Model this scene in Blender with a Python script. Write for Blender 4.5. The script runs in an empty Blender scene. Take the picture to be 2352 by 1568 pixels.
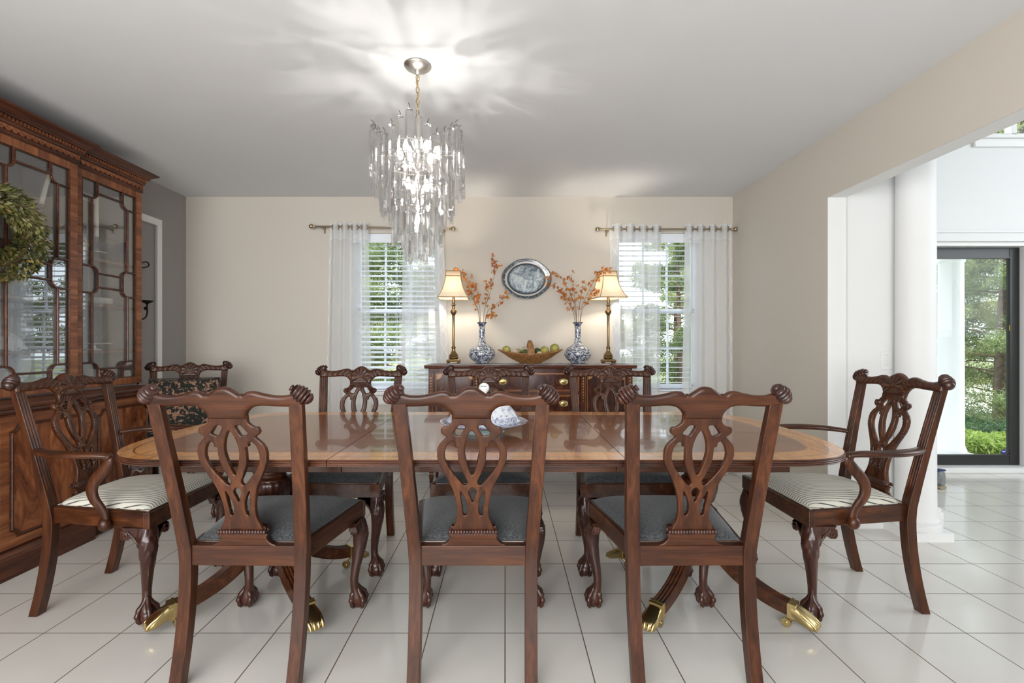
import bpy, math, random
import numpy as np
from mathutils import Vector, Matrix

# ---------------------------------------------------------------- camera, world, lights
SC = bpy.context.scene
COL = SC.collection
FPX = 1120.0                 # focal length in pixels of the 2352x1568 frame
EYE = 1.145                  # camera height
cam_d = bpy.data.cameras.new('camera'); cam = bpy.data.objects.new('camera', cam_d); COL.objects.link(cam)
cam.location = (0, 0, EYE); cam.rotation_euler = (math.pi/2, 0, 0)
cam_d.sensor_width = 36; cam_d.lens = FPX/2352*36
cam_d.shift_x = 16/2352; cam_d.shift_y = 6.5/2352
cam_d.clip_start = 0.05; cam_d.clip_end = 200
SC.camera = cam
SC.view_settings.view_transform = 'Standard'; SC.view_settings.look = 'None'
SC.view_settings.gamma = 1; SC.view_settings.use_curve_mapping = False
SC.view_settings.exposure = 0.22
SC.cycles.max_bounces = 8; SC.cycles.diffuse_bounces = 4; SC.cycles.glossy_bounces = 4
SC.cycles.transmission_bounces = 6; SC.cycles.transparent_max_bounces = 24
SC.cycles.caustics_reflective = False; SC.cycles.caustics_refractive = False
SC.cycles.sample_clamp_indirect = 4.0

W = bpy.data.worlds.new('world'); SC.world = W; W.use_nodes = True
nt = W.node_tree; nt.nodes.clear()
wo = nt.nodes.new('ShaderNodeOutputWorld'); wb = nt.nodes.new('ShaderNodeBackground')
wb.inputs[0].default_value = (0.82, 0.91, 1.0, 1); wb.inputs[1].default_value = 3.2
nt.links.new(wb.outputs[0], wo.inputs[0])

def light(name, kind, loc, energy, color=(1,1,1), size=None, size_y=None, target=None, radius=None, angle=None):
    d = bpy.data.lights.new(name, kind); d.energy = energy; d.color = color
    if kind == 'AREA':
        d.shape = 'RECTANGLE'; d.size = size; d.size_y = size_y or size
    if radius is not None: d.shadow_soft_size = radius
    if angle is not None: d.angle = angle
    o = bpy.data.objects.new(name, d); COL.objects.link(o); o.location = loc
    if target is not None:
        o.rotation_euler = (Vector(target)-Vector(loc)).to_track_quat('-Z', 'Y').to_euler()
    return o
light('sun', 'SUN', (0,-5,8), 5.0, (1,0.95,0.85), target=(1.5,4,0), angle=0.02)
# added fill lamps behind the camera and beside the foyer, then window portals
L_REAR = light('rear_fill', 'AREA', (-0.9,-2.11,1.40), 158, (1.0,0.97,0.93), 3.0, 1.9, target=(-0.9,2,1.4))  # unseen fill lamp added to brighten the whole room
L_SIDE = light('side_fill', 'AREA', (-2.93,-.95,1.5), 10, (1.0,0.98,0.95), 1.5, 1.4, target=(2.0,-.95,1.5))  # added fill lamp, throws light onto the right wall
L_FOY = light('foyer_window_daylight', 'AREA', (4.735,4.52,3.65), 60, (0.93,0.97,1.0), 1.03, 1.3, target=(4.735,0,3.65))
L_FOY2 = light('foyer_side_fill', 'AREA', (6.55,1.6,2.6), 50, (0.95,0.98,1.0), 3.0, 2.6, target=(2.2,2.3,1.0))  # added fill lamp that brightens the white foyer walls
L_W1 = light('left_window_daylight', 'AREA', (-0.975,4.56,1.44), 16, (0.86,0.93,1.0), 0.70, 1.36, target=(-0.975,0,1.3))
L_W2 = light('right_window_daylight', 'AREA', (1.365,4.56,1.44), 16, (0.86,0.93,1.0), 0.70, 1.36, target=(1.365,0,1.3))
for L in (L_W1, L_W2, L_FOY): L.data.cycles.is_portal = True

# ---------------------------------------------------------------- object helpers
BASE = {}
def setp(o, label=None, cat=None, group=None, kind=None):
    if label: o['label'] = label
    if cat: o['category'] = cat
    if group: o['group'] = group
    if kind: o['kind'] = kind
    return o
def thing(name, label, cat, loc=(0,0,0), rotz=0, group=None):
    o = bpy.data.objects.new(name, None); COL.objects.link(o)
    o.location = loc; o.rotation_euler = (0,0,rotz); o.empty_display_size = 0.1
    BASE[o.name] = Vector(loc)
    return setp(o, label, cat, group)
def dup(root, loc, rotz=None, label=None, group=None):
    r = root.copy(); COL.objects.link(r); r.location = loc
    if rotz is not None: r.rotation_euler = (0,0,rotz)
    if label: r['label'] = label
    if group: r['group'] = group
    for ch in list(root.children):
        c = ch.copy(); COL.objects.link(c); c.parent = r
        for g in ch.children:
            d = g.copy(); COL.objects.link(d); d.parent = c
    return r

class MB:
    def __init__(s): s.v = []; s.f = []; s.m = []; s.cur = 0; s.uv = None
    def add(s, vs, fs, M=None):
        b = len(s.v)
        if M is not None: vs = [M @ Vector(v) for v in vs]
        s.v.extend([tuple(v) for v in vs])
        for f in fs: s.f.append(tuple(i+b for i in f)); s.m.append(s.cur)
        return s
    def box(s, x0, y0, z0, x1, y1, z1, M=None):
        v = [(x0,y0,z0),(x1,y0,z0),(x1,y1,z0),(x0,y1,z0),(x0,y0,z1),(x1,y0,z1),(x1,y1,z1),(x0,y1,z1)]
        f = [(0,3,2,1),(4,5,6,7),(0,1,5,4),(1,2,6,5),(2,3,7,6),(3,0,4,7)]
        return s.add(v, f, M)
    def cbox(s, c, d, M=None):
        return s.box(c[0]-d[0]/2,c[1]-d[1]/2,c[2]-d[2]/2,c[0]+d[0]/2,c[1]+d[1]/2,c[2]+d[2]/2,M)
    def rings(s, rs, cap=True, M=None, closed=True):
        n = len(rs[0]); vs = [p for r in rs for p in r]; fs = []
        for i in range(len(rs)-1):
            for j in range(n if closed else n-1):
                k = (j+1) % n
                fs.append((i*n+j, i*n+k, (i+1)*n+k, (i+1)*n+j))
        if cap:
            fs.append(tuple(range(n))[::-1]); fs.append(tuple((len(rs)-1)*n+j for j in range(n)))
        return s.add(vs, fs, M)
    def lathe(s, prof, n=24, M=None, cap=True, c=(0,0), lobes=None):
        rs = []
        for (r, z) in prof:
            ring = []
            for j in range(n):
                a = 2*math.pi*j/n; rr = r
                if lobes: rr = r*(1+lobes[1]*math.cos(lobes[0]*a))
                ring.append((c[0]+rr*math.cos(a), c[1]+rr*math.sin(a), z))
            rs.append(ring)
        return s.rings(rs, cap, M)
    def tube(s, pts, rad, n=8, M=None, cap=True, flat=None, closed=False):
        P = [Vector(p) for p in pts]; N = len(P)
        if not hasattr(rad, '__len__'): rad = [rad]*N
        T = []
        for i in range(N):
            if closed: t = P[(i+1)%N]-P[i-1]
            else: t = P[min(i+1,N-1)]-P[max(i-1,0)]
            T.append(t.normalized() if t.length > 1e-9 else Vector((0,0,1)))
        up = Vector((0,0,1)) if abs(T[0].z) < .9 else Vector((1,0,0))
        u = (up - T[0]*up.dot(T[0])).normalized(); rs = []
        for i in range(N):
            u = (u - T[i]*u.dot(T[i]))
            u = u.normalized() if u.length > 1e-6 else T[i].orthogonal().normalized()
            w = T[i].cross(u)
            fx = flat if flat else (1,1)
            rs.append([tuple(P[i] + (u*math.cos(2*math.pi*j/n)*fx[0] + w*math.sin(2*math.pi*j/n)*fx[1])*rad[i]) for j in range(n)])
        if closed: rs.append(rs[0])
        return s.rings(rs, cap and not closed, M)
    def prism(s, poly, axis, a, b, M=None):
        def P(p, t):
            return (t,p[0],p[1]) if axis=='x' else ((p[0],t,p[1]) if axis=='y' else (p[0],p[1],t))
        n = len(poly)
        vs = [P(p,a) for p in poly]+[P(p,b) for p in poly]
        fs = [tuple(range(n)), tuple(range(n,2*n))[::-1]]+[(i,n+i,n+(i+1)%n,(i+1)%n) for i in range(n)]
        return s.add(vs, fs, M)
    def sphere(s, c, r, n=12, m=8, M=None):
        rx,ry,rz = (r if hasattr(r,'__len__') else (r,r,r))
        rs = []
        for i in range(m+1):
            t = -math.pi/2+math.pi*i/m; k = max(math.cos(t),1e-3)
            rs.append([(c[0]+rx*k*math.cos(2*math.pi*j/n), c[1]+ry*k*math.sin(2*math.pi*j/n), c[2]+rz*math.sin(t)) for j in range(n)])
        return s.rings(rs, True, M)
    def stack(s, x0,y0,x1,y1, prof, cap=True):
        """rectangular rings: prof = [(z, overhang x0, y0, x1, y1)] or (z, o)"""
        rs = []
        for p in prof:
            z = p[0]; o = p[1:] if len(p) > 2 else (p[1],)*4
            rs.append([(x0-o[0],y0-o[1],z),(x1+o[2],y0-o[1],z),(x1+o[2],y1+o[3],z),(x0-o[0],y1+o[3],z)])
        return s.rings(rs, cap)
    def grid(s, P, closed_u=False):
        nu, nv = len(P), len(P[0]); vs = [p for r in P for p in r]
        fs = [(i*nv+j,(i+1)*nv+j,(i+1)*nv+j+1,i*nv+j+1) for i in range(nu-1) for j in range(nv-1)]
        return s.add(vs, fs)
    def build(s, name, mats, parent=None, world=False, smooth=35, bevel=0, seg=2, sub=0, loc=None, solid=0, fixn=True):
        if not isinstance(mats, (list,tuple)): mats = [mats]
        off = BASE[parent.name] if (world and parent is not None and parent.name in BASE) else Vector((0,0,0))
        if loc is not None: off = off+Vector(loc)
        me = bpy.data.meshes.new(name)
        A = np.array(s.v, dtype=float)-np.array(off)
        me.from_pydata(A.tolist(), [], s.f)
        for m in mats: me.materials.append(m)
        if len(mats) > 1: me.polygons.foreach_set('material_index', s.m)
        if s.uv is not None:
            ul = me.uv_layers.new(name='UVMap'); li = np.zeros(len(me.loops), dtype=np.int32)
            me.loops.foreach_get('vertex_index', li); ul.data.foreach_set('uv', np.array(s.uv)[li].ravel())
        me.validate(); me.update()
        if fixn:
            import bmesh
            bm = bmesh.new(); bm.from_mesh(me); bmesh.ops.recalc_face_normals(bm, faces=bm.faces); bm.to_mesh(me); bm.free()
        if smooth:
            me.polygons.foreach_set('use_smooth', [True]*len(me.polygons)); me.set_sharp_from_angle(angle=math.radians(smooth))
        o = bpy.data.objects.new(name, me); COL.objects.link(o)
        if parent is not None:
            o.parent = parent
            if loc is not None: o.location = loc
            if world and parent.name in BASE: BASE[o.name] = BASE[parent.name]+(Vector(loc) if loc is not None else Vector((0,0,0)))
        elif loc is not None: o.location = loc
        if parent is None: BASE[o.name] = Vector(loc) if loc is not None else Vector((0,0,0))
        if bevel:
            b = o.modifiers.new('bevel','BEVEL'); b.width = bevel; b.segments = seg; b.limit_method='ANGLE'; b.angle_limit = math.radians(40); b.harden_normals = False
        if sub:
            b = o.modifiers.new('sub','SUBSURF'); b.levels = sub; b.render_levels = sub
        if solid:
            b = o.modifiers.new('solid','SOLIDIFY'); b.thickness = solid; b.offset = 0
        return o
def struct(mb, name, mats, label=None, **k):
    o = mb.build(name, mats, **k); setp(o, label, None, None, 'structure'); return o

def catmull(pts, k=6, closed=False):
    P = [np.array(p, float) for p in pts]; n = len(P); out = []
    rng = range(n if closed else n-1)
    for i in rng:
        p0 = P[i-1] if (closed or i>0) else P[0]*2-P[1]; p1 = P[i]; p2 = P[(i+1)%n]
        p3 = P[(i+2)%n] if (closed or i+2<n) else P[-1]*2-P[-2]
        for j in range(k):
            t = j/k
            out.append(tuple(.5*((2*p1)+(-p0+p2)*t+(2*p0-5*p1+4*p2-p3)*t*t+(-p0+3*p1-3*p2+p3)*t**3)))
    if not closed: out.append(tuple(P[-1]))
    return out

# ---------------------------------------------------------------- signed-distance relief panels
def poly_sdf(P, X, Z):
    """positive inside"""
    P = np.array(P, float); Q = np.roll(P,-1,axis=0)
    D = np.full(X.shape, 1e9); ins = np.zeros(X.shape, bool)
    for (ax,az),(bx,bz) in zip(P,Q):
        dx,dz = bx-ax,bz-az; L = dx*dx+dz*dz
        if L < 1e-16: continue
        t = np.clip(((X-ax)*dx+(Z-az)*dz)/L,0,1)
        d = (X-ax-t*dx)**2+(Z-az-t*dz)**2; D = np.minimum(D,d)
        if abs(dz) > 1e-12:
            c = ((az>Z)!=(bz>Z)) & (X < dx*(Z-az)/dz+ax); ins ^= c
    D = np.sqrt(D); return np.where(ins, D, -D)
def relief(mb, outline, holes, step, half, rnd, edge, mapf, front=None):
    """extruded panel with rounded rims; half = half thickness, edge = half thickness at the rim, mapf(x,z,t) -> world"""
    O = np.array(outline); x0,z0 = O.min(0)-step*1.5; x1,z1 = O.max(0)+step*1.5
    xs = np.arange(x0,x1+step,step); zs = np.arange(z0,z1+step,step)
    X,Z = np.meshgrid(xs,zs,indexing='ij')
    D = poly_sdf(outline,X,Z)
    for h in holes: D = np.minimum(D, -poly_sdf(h,X,Z))
    D = np.where(np.abs(D)<step*.02, step*.02*np.sign(D+1e-12), D)
    nx,nz = X.shape; vid = {}; V = []; T = []
    def vert(i,j):
        k=(i,j)
        if k not in vid: vid[k]=len(V); V.append((X[i,j],Z[i,j],D[i,j]))
        return vid[k]
    def cut(a,b):
        k=(a,b) if a<b else (b,a); k=('e',)+k
        if k not in vid:
            da,db=D[a],D[b]; t=da/(da-db); vid[k]=len(V)
            V.append((X[a]+(X[b]-X[a])*t, Z[a]+(Z[b]-Z[a])*t, 0.0))
        return vid[k]
    IN = D>0
    for i in range(nx-1):
        for j in range(nz-1):
            q=[(i,j),(i+1,j),(i+1,j+1),(i,j+1)]; s=[IN[p] for p in q]
            if all(s): T.append(tuple(vert(*p) for p in q)); continue
            if not any(s): continue
            for tri in ((q[0],q[1],q[2]),(q[0],q[2],q[3])):
                poly=[]
                for a in range(3):
                    p,r=tri[a],tri[(a+1)%3]
                    if IN[p]: poly.append(vert(*p))
                    if IN[p]!=IN[r]: poly.append(cut(p,r))
                if len(poly)>=3: T.append(tuple(poly))
    n=len(V); vf=[]; vb=[]
    for (x,z,d) in V:
        k=min(d/rnd,1.0) if rnd>0 else 1.0; t=edge+(half-edge)*math.sqrt(max(0,1-(1-k)**2))
        fr = front(x,z,d) if front else 0.0
        vf.append(mapf(x,z,t+fr)); vb.append(mapf(x,z,-t))
    edges={}
    for f in T:
        for a in range(len(f)):
            e=(f[a],f[(a+1)%len(f)]); edges[e]=1
    fs=[f for f in T]+[tuple(n+i for i in reversed(f)) for f in T]
    for (a,b) in edges:
        if (b,a) not in edges: fs.append((b,a,n+a,n+b))
    mb.add(vf+vb, fs); return mb
# ---------------------------------------------------------------- materials
def newmat(name):
    m = bpy.data.materials.new(name); m.use_nodes = True
    t = m.node_tree; b = t.nodes['Principled BSDF']; return m, t, b
def N(t, typ, **k):
    n = t.nodes.new(typ)
    for a, v in k.items():
        if a.startswith('i_'):
            key = a[2:]; key = int(key) if key.isdigit() else key.replace('_',' ')
            n.inputs[key].default_value = v
        else: setattr(n, a, v)
    return n
def coords(t, scale=(1,1,1), kind='Object', rot=(0,0,0)):
    tc = N(t,'ShaderNodeTexCoord'); mp = N(t,'ShaderNodeMapping'); mp.inputs['Scale'].default_value = scale; mp.inputs['Rotation'].default_value = rot
    t.links.new(tc.outputs[kind], mp.inputs[0]); return mp.outputs[0]
def ramp(t, fac, stops, interp='LINEAR'):
    r = N(t,'ShaderNodeValToRGB'); r.color_ramp.interpolation = interp
    while len(r.color_ramp.elements) < len(stops): r.color_ramp.elements.new(0.5)
    for e,(p,c) in zip(r.color_ramp.elements, stops):
        e.position = p; e.color = tuple(c)+((1,) if len(c)==3 else ())
    t.links.new(fac, r.inputs[0]); return r.outputs[0]
def math_(t, op, a, b=None, c=None):
    n = N(t,'ShaderNodeMath', operation=op)
    for i,v in enumerate((a,b,c)):
        if v is None: continue
        if isinstance(v,(int,float)): n.inputs[i].default_value = v
        else: t.links.new(v, n.inputs[i])
    return n.outputs[0]
def mixc(t, fac, a, b, typ='MIX'):
    n = N(t,'ShaderNodeMix', data_type='RGBA', blend_type=typ)
    for i,v in ((0,fac),(6,a),(7,b)):
        if hasattr(v,'links'): t.links.new(v, n.inputs[i])
        elif isinstance(v,(int,float)): n.inputs[i].default_value = v
        else: n.inputs[i].default_value = tuple(v)+((1,) if len(v)==3 else ())
    return n.outputs[2]
def noise(t, vec, scale, detail=4, rough=.5, dist=0):
    n = N(t,'ShaderNodeTexNoise'); n.inputs['Scale'].default_value=scale; n.inputs['Detail'].default_value=detail
    n.inputs['Roughness'].default_value=rough; n.inputs['Distortion'].default_value=dist
    t.links.new(vec, n.inputs['Vector']); return n.outputs[0]
def bump(t, b, h, strength=.2, dist=.002):
    n = N(t,'ShaderNodeBump'); n.inputs['Strength'].default_value=strength; n.inputs['Distance'].default_value=dist
    t.links.new(h, n.inputs['Height']); t.links.new(n.outputs[0], b.inputs['Normal'])
def plain(name, col, rough=.5, metal=0, coat=0, spec=.5, bumps=None, var=0, vscale=3):
    m,t,b = newmat(name); b.inputs['Base Color'].default_value = tuple(col)+(1,)
    b.inputs['Roughness'].default_value=rough; b.inputs['Metallic'].default_value=metal
    b.inputs['Coat Weight'].default_value=coat; b.inputs['Coat Roughness'].default_value=.08
    b.inputs['Specular IOR Level'].default_value=spec
    v = coords(t)
    if var:
        n = noise(t, v, vscale, 3)
        t.links.new(ramp(t, n, [(.3,[c*(1-var) for c in col]),(.7,[min(1,c*(1+var)) for c in col])]), b.inputs['Base Color'])
    if bumps: bump(t, b, noise(t, v, bumps[0], 3), bumps[1], bumps[2] if len(bumps)>2 else .001)
    return m
def wood(name, dark, mid, light, axis='z', scale=1, rough=.38, coat=.20, flame=0, crough=.12, spec=.28, bmp=.06):
    m,t,b = newmat(name); b.inputs['Specular IOR Level'].default_value = spec
    s = {'x':(2.2,30,30),'y':(30,2.2,30),'z':(30,30,2.2)}[axis]
    s = tuple(c*scale for c in s)
    if flame:
        s = {'x':(3,9,9),'y':(9,3,9),'z':(9,9,3)}[axis]; s = tuple(c*scale for c in s)
    v = coords(t, s)
    n1 = noise(t, v, 1.0, 6, .6, .6+flame)
    n2 = noise(t, coords(t, tuple(c*4 for c in s)), 1.0, 3, .6)
    f = math_(t,'ADD', math_(t,'MULTIPLY', n1, .75), math_(t,'MULTIPLY', n2, .25))
    c = ramp(t, f, [(.36,dark),(.5,mid),(.64,light)])
    big = noise(t, coords(t,(1,1,1)), 2.2, 2)
    c = mixc(t, ramp(t,big,[(.35,(0,0,0)),(.7,(.35,.35,.35))]), c, dark)
    t.links.new(c, b.inputs['Base Color'])
    b.inputs['Roughness'].default_value=rough; b.inputs['Coat Weight'].default_value=coat; b.inputs['Coat Roughness'].default_value=crough
    
    if bmp: bump(t, b, n2, bmp, .001)
    return m
M = {}
cw = ((.023,.0060,.0020),(.056,.0158,.0046),(.105,.033,.0100))
M['wood_z'] = wood('mahogany_upright', *cw, 'z'); M['wood_x'] = wood('mahogany_across', *cw, 'x'); M['wood_y'] = wood('mahogany_deep', *cw, 'y')
M['carve'] = wood('mahogany_carved', (.020,.006,.004),(.045,.013,.008),(.085,.028,.015), 'z', coat=.5)
cb = ((.085,.024,.010),(.19,.060,.022),(.31,.115,.044))
M['cab_y'] = wood('cabinet_mahogany_along', *cb, 'y'); M['cab_z'] = wood('cabinet_mahogany_upright', *cb, 'z')
M['cab_cross'] = wood('cabinet_crossbanding', (.10,.030,.012),(.21,.070,.026),(.35,.135,.052), 'y', scale=.9)
M['cab_rail'] = wood('cabinet_rail_crossbanding', (.10,.030,.012),(.21,.070,.026),(.35,.135,.052), 'z', scale=.9)
M['cab_flame'] = wood('flame_mahogany', (.075,.021,.009),(.22,.068,.024),(.38,.14,.050), 'z', flame=1.6, scale=1.0, rough=.22)
M['cab_dark'] = wood('cabinet_dark_moulding', (.035,.010,.005),(.075,.022,.010),(.13,.042,.018), 'y')
M['cab_in'] = plain('cabinet_lining', (.30,.26,.235), .7)
M['shelf'] = wood('cabinet_shelf_wood', (.12,.05,.03),(.18,.08,.05),(.24,.11,.07), 'y')
M['sb_flame'] = wood('sideboard_flame_veneer', (.018,.005,.003),(.065,.015,.006),(.15,.040,.014), 'z', flame=2.2, scale=1.4, rough=.25)
M['sb'] = wood('sideboard_mahogany', (.035,.008,.004),(.085,.021,.008),(.15,.042,.016), 'x')
M['inlay'] = plain('satinwood_inlay', (.42,.20,.065), .3, coat=.4)
M['top'] = wood('table_mahogany', (.12,.038,.014),(.20,.068,.024),(.29,.11,.042), 'x', scale=.8, rough=.24, coat=.5, crough=.04, spec=.35, bmp=0)
M['band'] = wood('table_satinwood_band', (.42,.165,.042),(.56,.235,.062),(.66,.30,.090), 'y', scale=.9, rough=.24, coat=.5, crough=.04, spec=.35, bmp=0)
M['line'] = plain('dark_stringing', (.05,.02,.01), .3, coat=.8)
M['edge'] = wood('table_edge', (.025,.008,.004),(.065,.020,.009),(.12,.040,.017), 'x', coat=.4)
M['brass'] = plain('polished_brass', (.54,.41,.19), .27, 1)
M['abrass'] = plain('antique_brass', (.30,.20,.095), .33, 1)
M['nickel'] = plain('aged_nickel', (.42,.34,.24), .3, 1)
M['steel'] = plain('brushed_nickel', (.75,.72,.68), .35, 1)
M['iron'] = plain('black_iron', (.02,.017,.015), .5, .6)
M['black'] = plain('black_door_enamel', (.018,.018,.017), .38)
M['white'] = plain('white_trim_paint', (.82,.81,.79), .4)
M['pvc'] = plain('white_window_vinyl', (.80,.84,.90), .4)
M['slat'] = plain('white_blind_slat', (.80,.84,.90), .45)
M['porch'] = plain('white_porch_paint', (.80,.80,.82), .5)
M['wall'] = plain('warm_beige_wall_paint', (.60,.553,.487), .6, spec=.3, bumps=(220,.05,.0006))
M['wallL'] = plain('grey_accent_wall_paint', (.32,.30,.285), .6, spec=.3, bumps=(220,.05,.0006))
M['foyer'] = plain('white_foyer_paint', (.80,.80,.79), .6, spec=.3)
M['ceil'] = plain('ceiling_paint', (.76,.77,.785), .85, spec=.2)
M['candle'] = plain('ivory_candle_wax', (.92,.86,.72), .5)
M['china'] = plain('white_china', (.80,.79,.76), .15, coat=.6)
M['plate_sw'] = plain('white_switch_plastic', (.82,.82,.80), .35)
M['rim'] = plain('shade_gold_trim', (.40,.23,.07), .5)
def floor_mat():
    m,t,b = newmat('white_ceramic_tile'); S=.3048
    tc = N(t,'ShaderNodeTexCoord'); sp = N(t,'ShaderNodeSeparateXYZ'); t.links.new(tc.outputs['Object'], sp.inputs[0])
    def g(o, off):
        a = math_(t,'FRACT', math_(t,'DIVIDE', math_(t,'SUBTRACT', o, off-3*S*10), S))
        return math_(t,'MULTIPLY', math_(t,'MINIMUM', a, math_(t,'SUBTRACT', 1.0, a)), S)
    d = math_(t,'MINIMUM', g(sp.outputs[0], 0.0), g(sp.outputs[1], 1.934-6*S))
    line = N(t,'ShaderNodeMapRange'); line.inputs[1].default_value=.0017; line.inputs[2].default_value=.0026; t.links.new(d, line.inputs[0])
    nn = noise(t, tc.outputs['Object'], 2.0, 3)
    base = ramp(t, nn, [(.3,(.63,.60,.555)),(.7,(.69,.665,.62))])
    t.links.new(mixc(t, line.outputs[0], (.12,.085,.06), base), b.inputs['Base Color'])
    r = N(t,'ShaderNodeMapRange'); r.inputs[3].default_value=.8; r.inputs[4].default_value=.13; t.links.new(line.outputs[0], r.inputs[0])
    t.links.new(r.outputs[0], b.inputs['Roughness'])
    w = noise(t, tc.outputs['Object'], 6, 2); 
    hh = math_(t,'ADD', math_(t,'MULTIPLY', line.outputs[0], 1.0), math_(t,'MULTIPLY', w, .35))
    bump(t, b, hh, .25, .0012)
    b.inputs['Specular IOR Level'].default_value=.5
    return m
M['floor'] = floor_mat()
def tweed():
    m,t,b = newmat('grey_blue_tweed')
    a = noise(t, coords(t,(420,90,300)), 1, 2, .7); c = noise(t, coords(t,(90,420,300)), 1, 2, .7)
    f = math_(t,'ADD', math_(t,'MULTIPLY',a,.5), math_(t,'MULTIPLY',c,.5))
    t.links.new(ramp(t, f, [(.40,(.011,.012,.014)),(.5,(.032,.035,.038)),(.60,(.092,.096,.10))]), b.inputs['Base Color'])
    b.inputs['Roughness'].default_value=.9; b.inputs['Sheen Weight'].default_value=.25; bump(t,b,f,.3,.001); return m
M['tweed'] = tweed()
def stripes():
    m,t,b = newmat('cream_striped_ticking')
    tc = N(t,'ShaderNodeTexCoord'); sp = N(t,'ShaderNodeSeparateXYZ'); t.links.new(tc.outputs['Object'], sp.inputs[0])
    f = math_(t,'FRACT', math_(t,'DIVIDE', math_(t,'ADD', sp.outputs[0], 5.0), .0155))
    s = math_(t,'LESS_THAN', f, .22)
    n = noise(t, coords(t,(600,600,600)), 1, 2)
    c = mixc(t, s, (.66,.63,.54), (.045,.05,.055)); c = mixc(t, math_(t,'MULTIPLY',n,.3), c, (.35,.34,.30))
    t.links.new(c, b.inputs['Base Color']); b.inputs['Roughness'].default_value=.85; bump(t,b,n,.2,.0006); return m
M['stripe'] = stripes()
def leopard():
    m,t,b = newmat('black_tan_leaf_print')
    v = coords(t,(1,1,1)); a = noise(t, v, 22, 3, .55, 2.0); 
    vo = N(t,'ShaderNodeTexVoronoi'); vo.inputs['Scale'].default_value=34; t.links.new(v, vo.inputs['Vector'])
    f = math_(t,'ADD', a, math_(t,'MULTIPLY', vo.outputs['Distance'], .22))
    t.links.new(ramp(t, f, [(.655,(.008,.010,.007)),(.685,(.27,.145,.09))]), b.inputs['Base Color']); b.inputs['Roughness'].default_value=.9; return m
M['leopard'] = leopard()
def porcelain(name, scale, lo=.5, tint=(.020,.036,.10), base=(.66,.67,.66), soft=.05, band=None):
    m,t,b = newmat(name); v = coords(t)
    a = noise(t, v, scale, 4, .65, 1.2); d = noise(t, v, scale*2.7, 3, .6, .5)
    f = math_(t,'ADD', math_(t,'MULTIPLY',a,.6), math_(t,'MULTIPLY',d,.4))
    c = ramp(t, f, [(lo-soft,tint),(lo,tuple(.5*(x+y) for x,y in zip(tint,base))),(lo+soft,base)])
    if band:
        sp = N(t,'ShaderNodeSeparateXYZ'); t.links.new(v, sp.inputs[0])
        for (z0,z1) in band:
            k = math_(t,'MULTIPLY', math_(t,'GREATER_THAN', sp.outputs[2], z0), math_(t,'LESS_THAN', sp.outputs[2], z1))
            c = mixc(t, math_(t,'MULTIPLY',k,.8), c, tuple(x*1.1 for x in tint))
    t.links.new(c, b.inputs['Base Color']); b.inputs['Roughness'].default_value=.12; b.inputs['Coat Weight'].default_value=.5; return m
M['vase'] = porcelain('blue_white_vase_glaze', 38, .505, band=[(0,.006),(.066,.070),(.335,.343)])
M['platter_c'] = porcelain('platter_scene_glaze', 16, .52, tint=(.045,.085,.13), base=(.55,.62,.62), soft=.12)
M['platter_r'] = porcelain('platter_border_glaze', 60, .56, tint=(.022,.030,.040), base=(.42,.42,.40), soft=.04)
M['platter_d'] = plain('platter_dark_line', (.045,.06,.08), .2, coat=.5)
M['platter_w'] = plain('platter_cream_glaze', (.52,.50,.47), .2, coat=.5)
M['dish'] = porcelain('blue_floral_dish_glaze', 24, .44, tint=(.03,.06,.30), base=(.76,.77,.80), soft=.05)
M['dish_b'] = porcelain('blue_border_dish_glaze', 75, .47, tint=(.03,.05,.20), base=(.68,.70,.76), soft=.10)
M['celadon'] = plain('pale_green_glaze', (.38,.50,.50), .15, coat=.6)
M['yvase'] = porcelain('yellow_blue_floral_glaze', 30, .5, tint=(.45,.30,.05), base=(.70,.72,.74), soft=.06)
M['tchina'] = porcelain('sprigged_china', 26, .40, tint=(.10,.14,.35), base=(.80,.79,.76), soft=.04)
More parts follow.
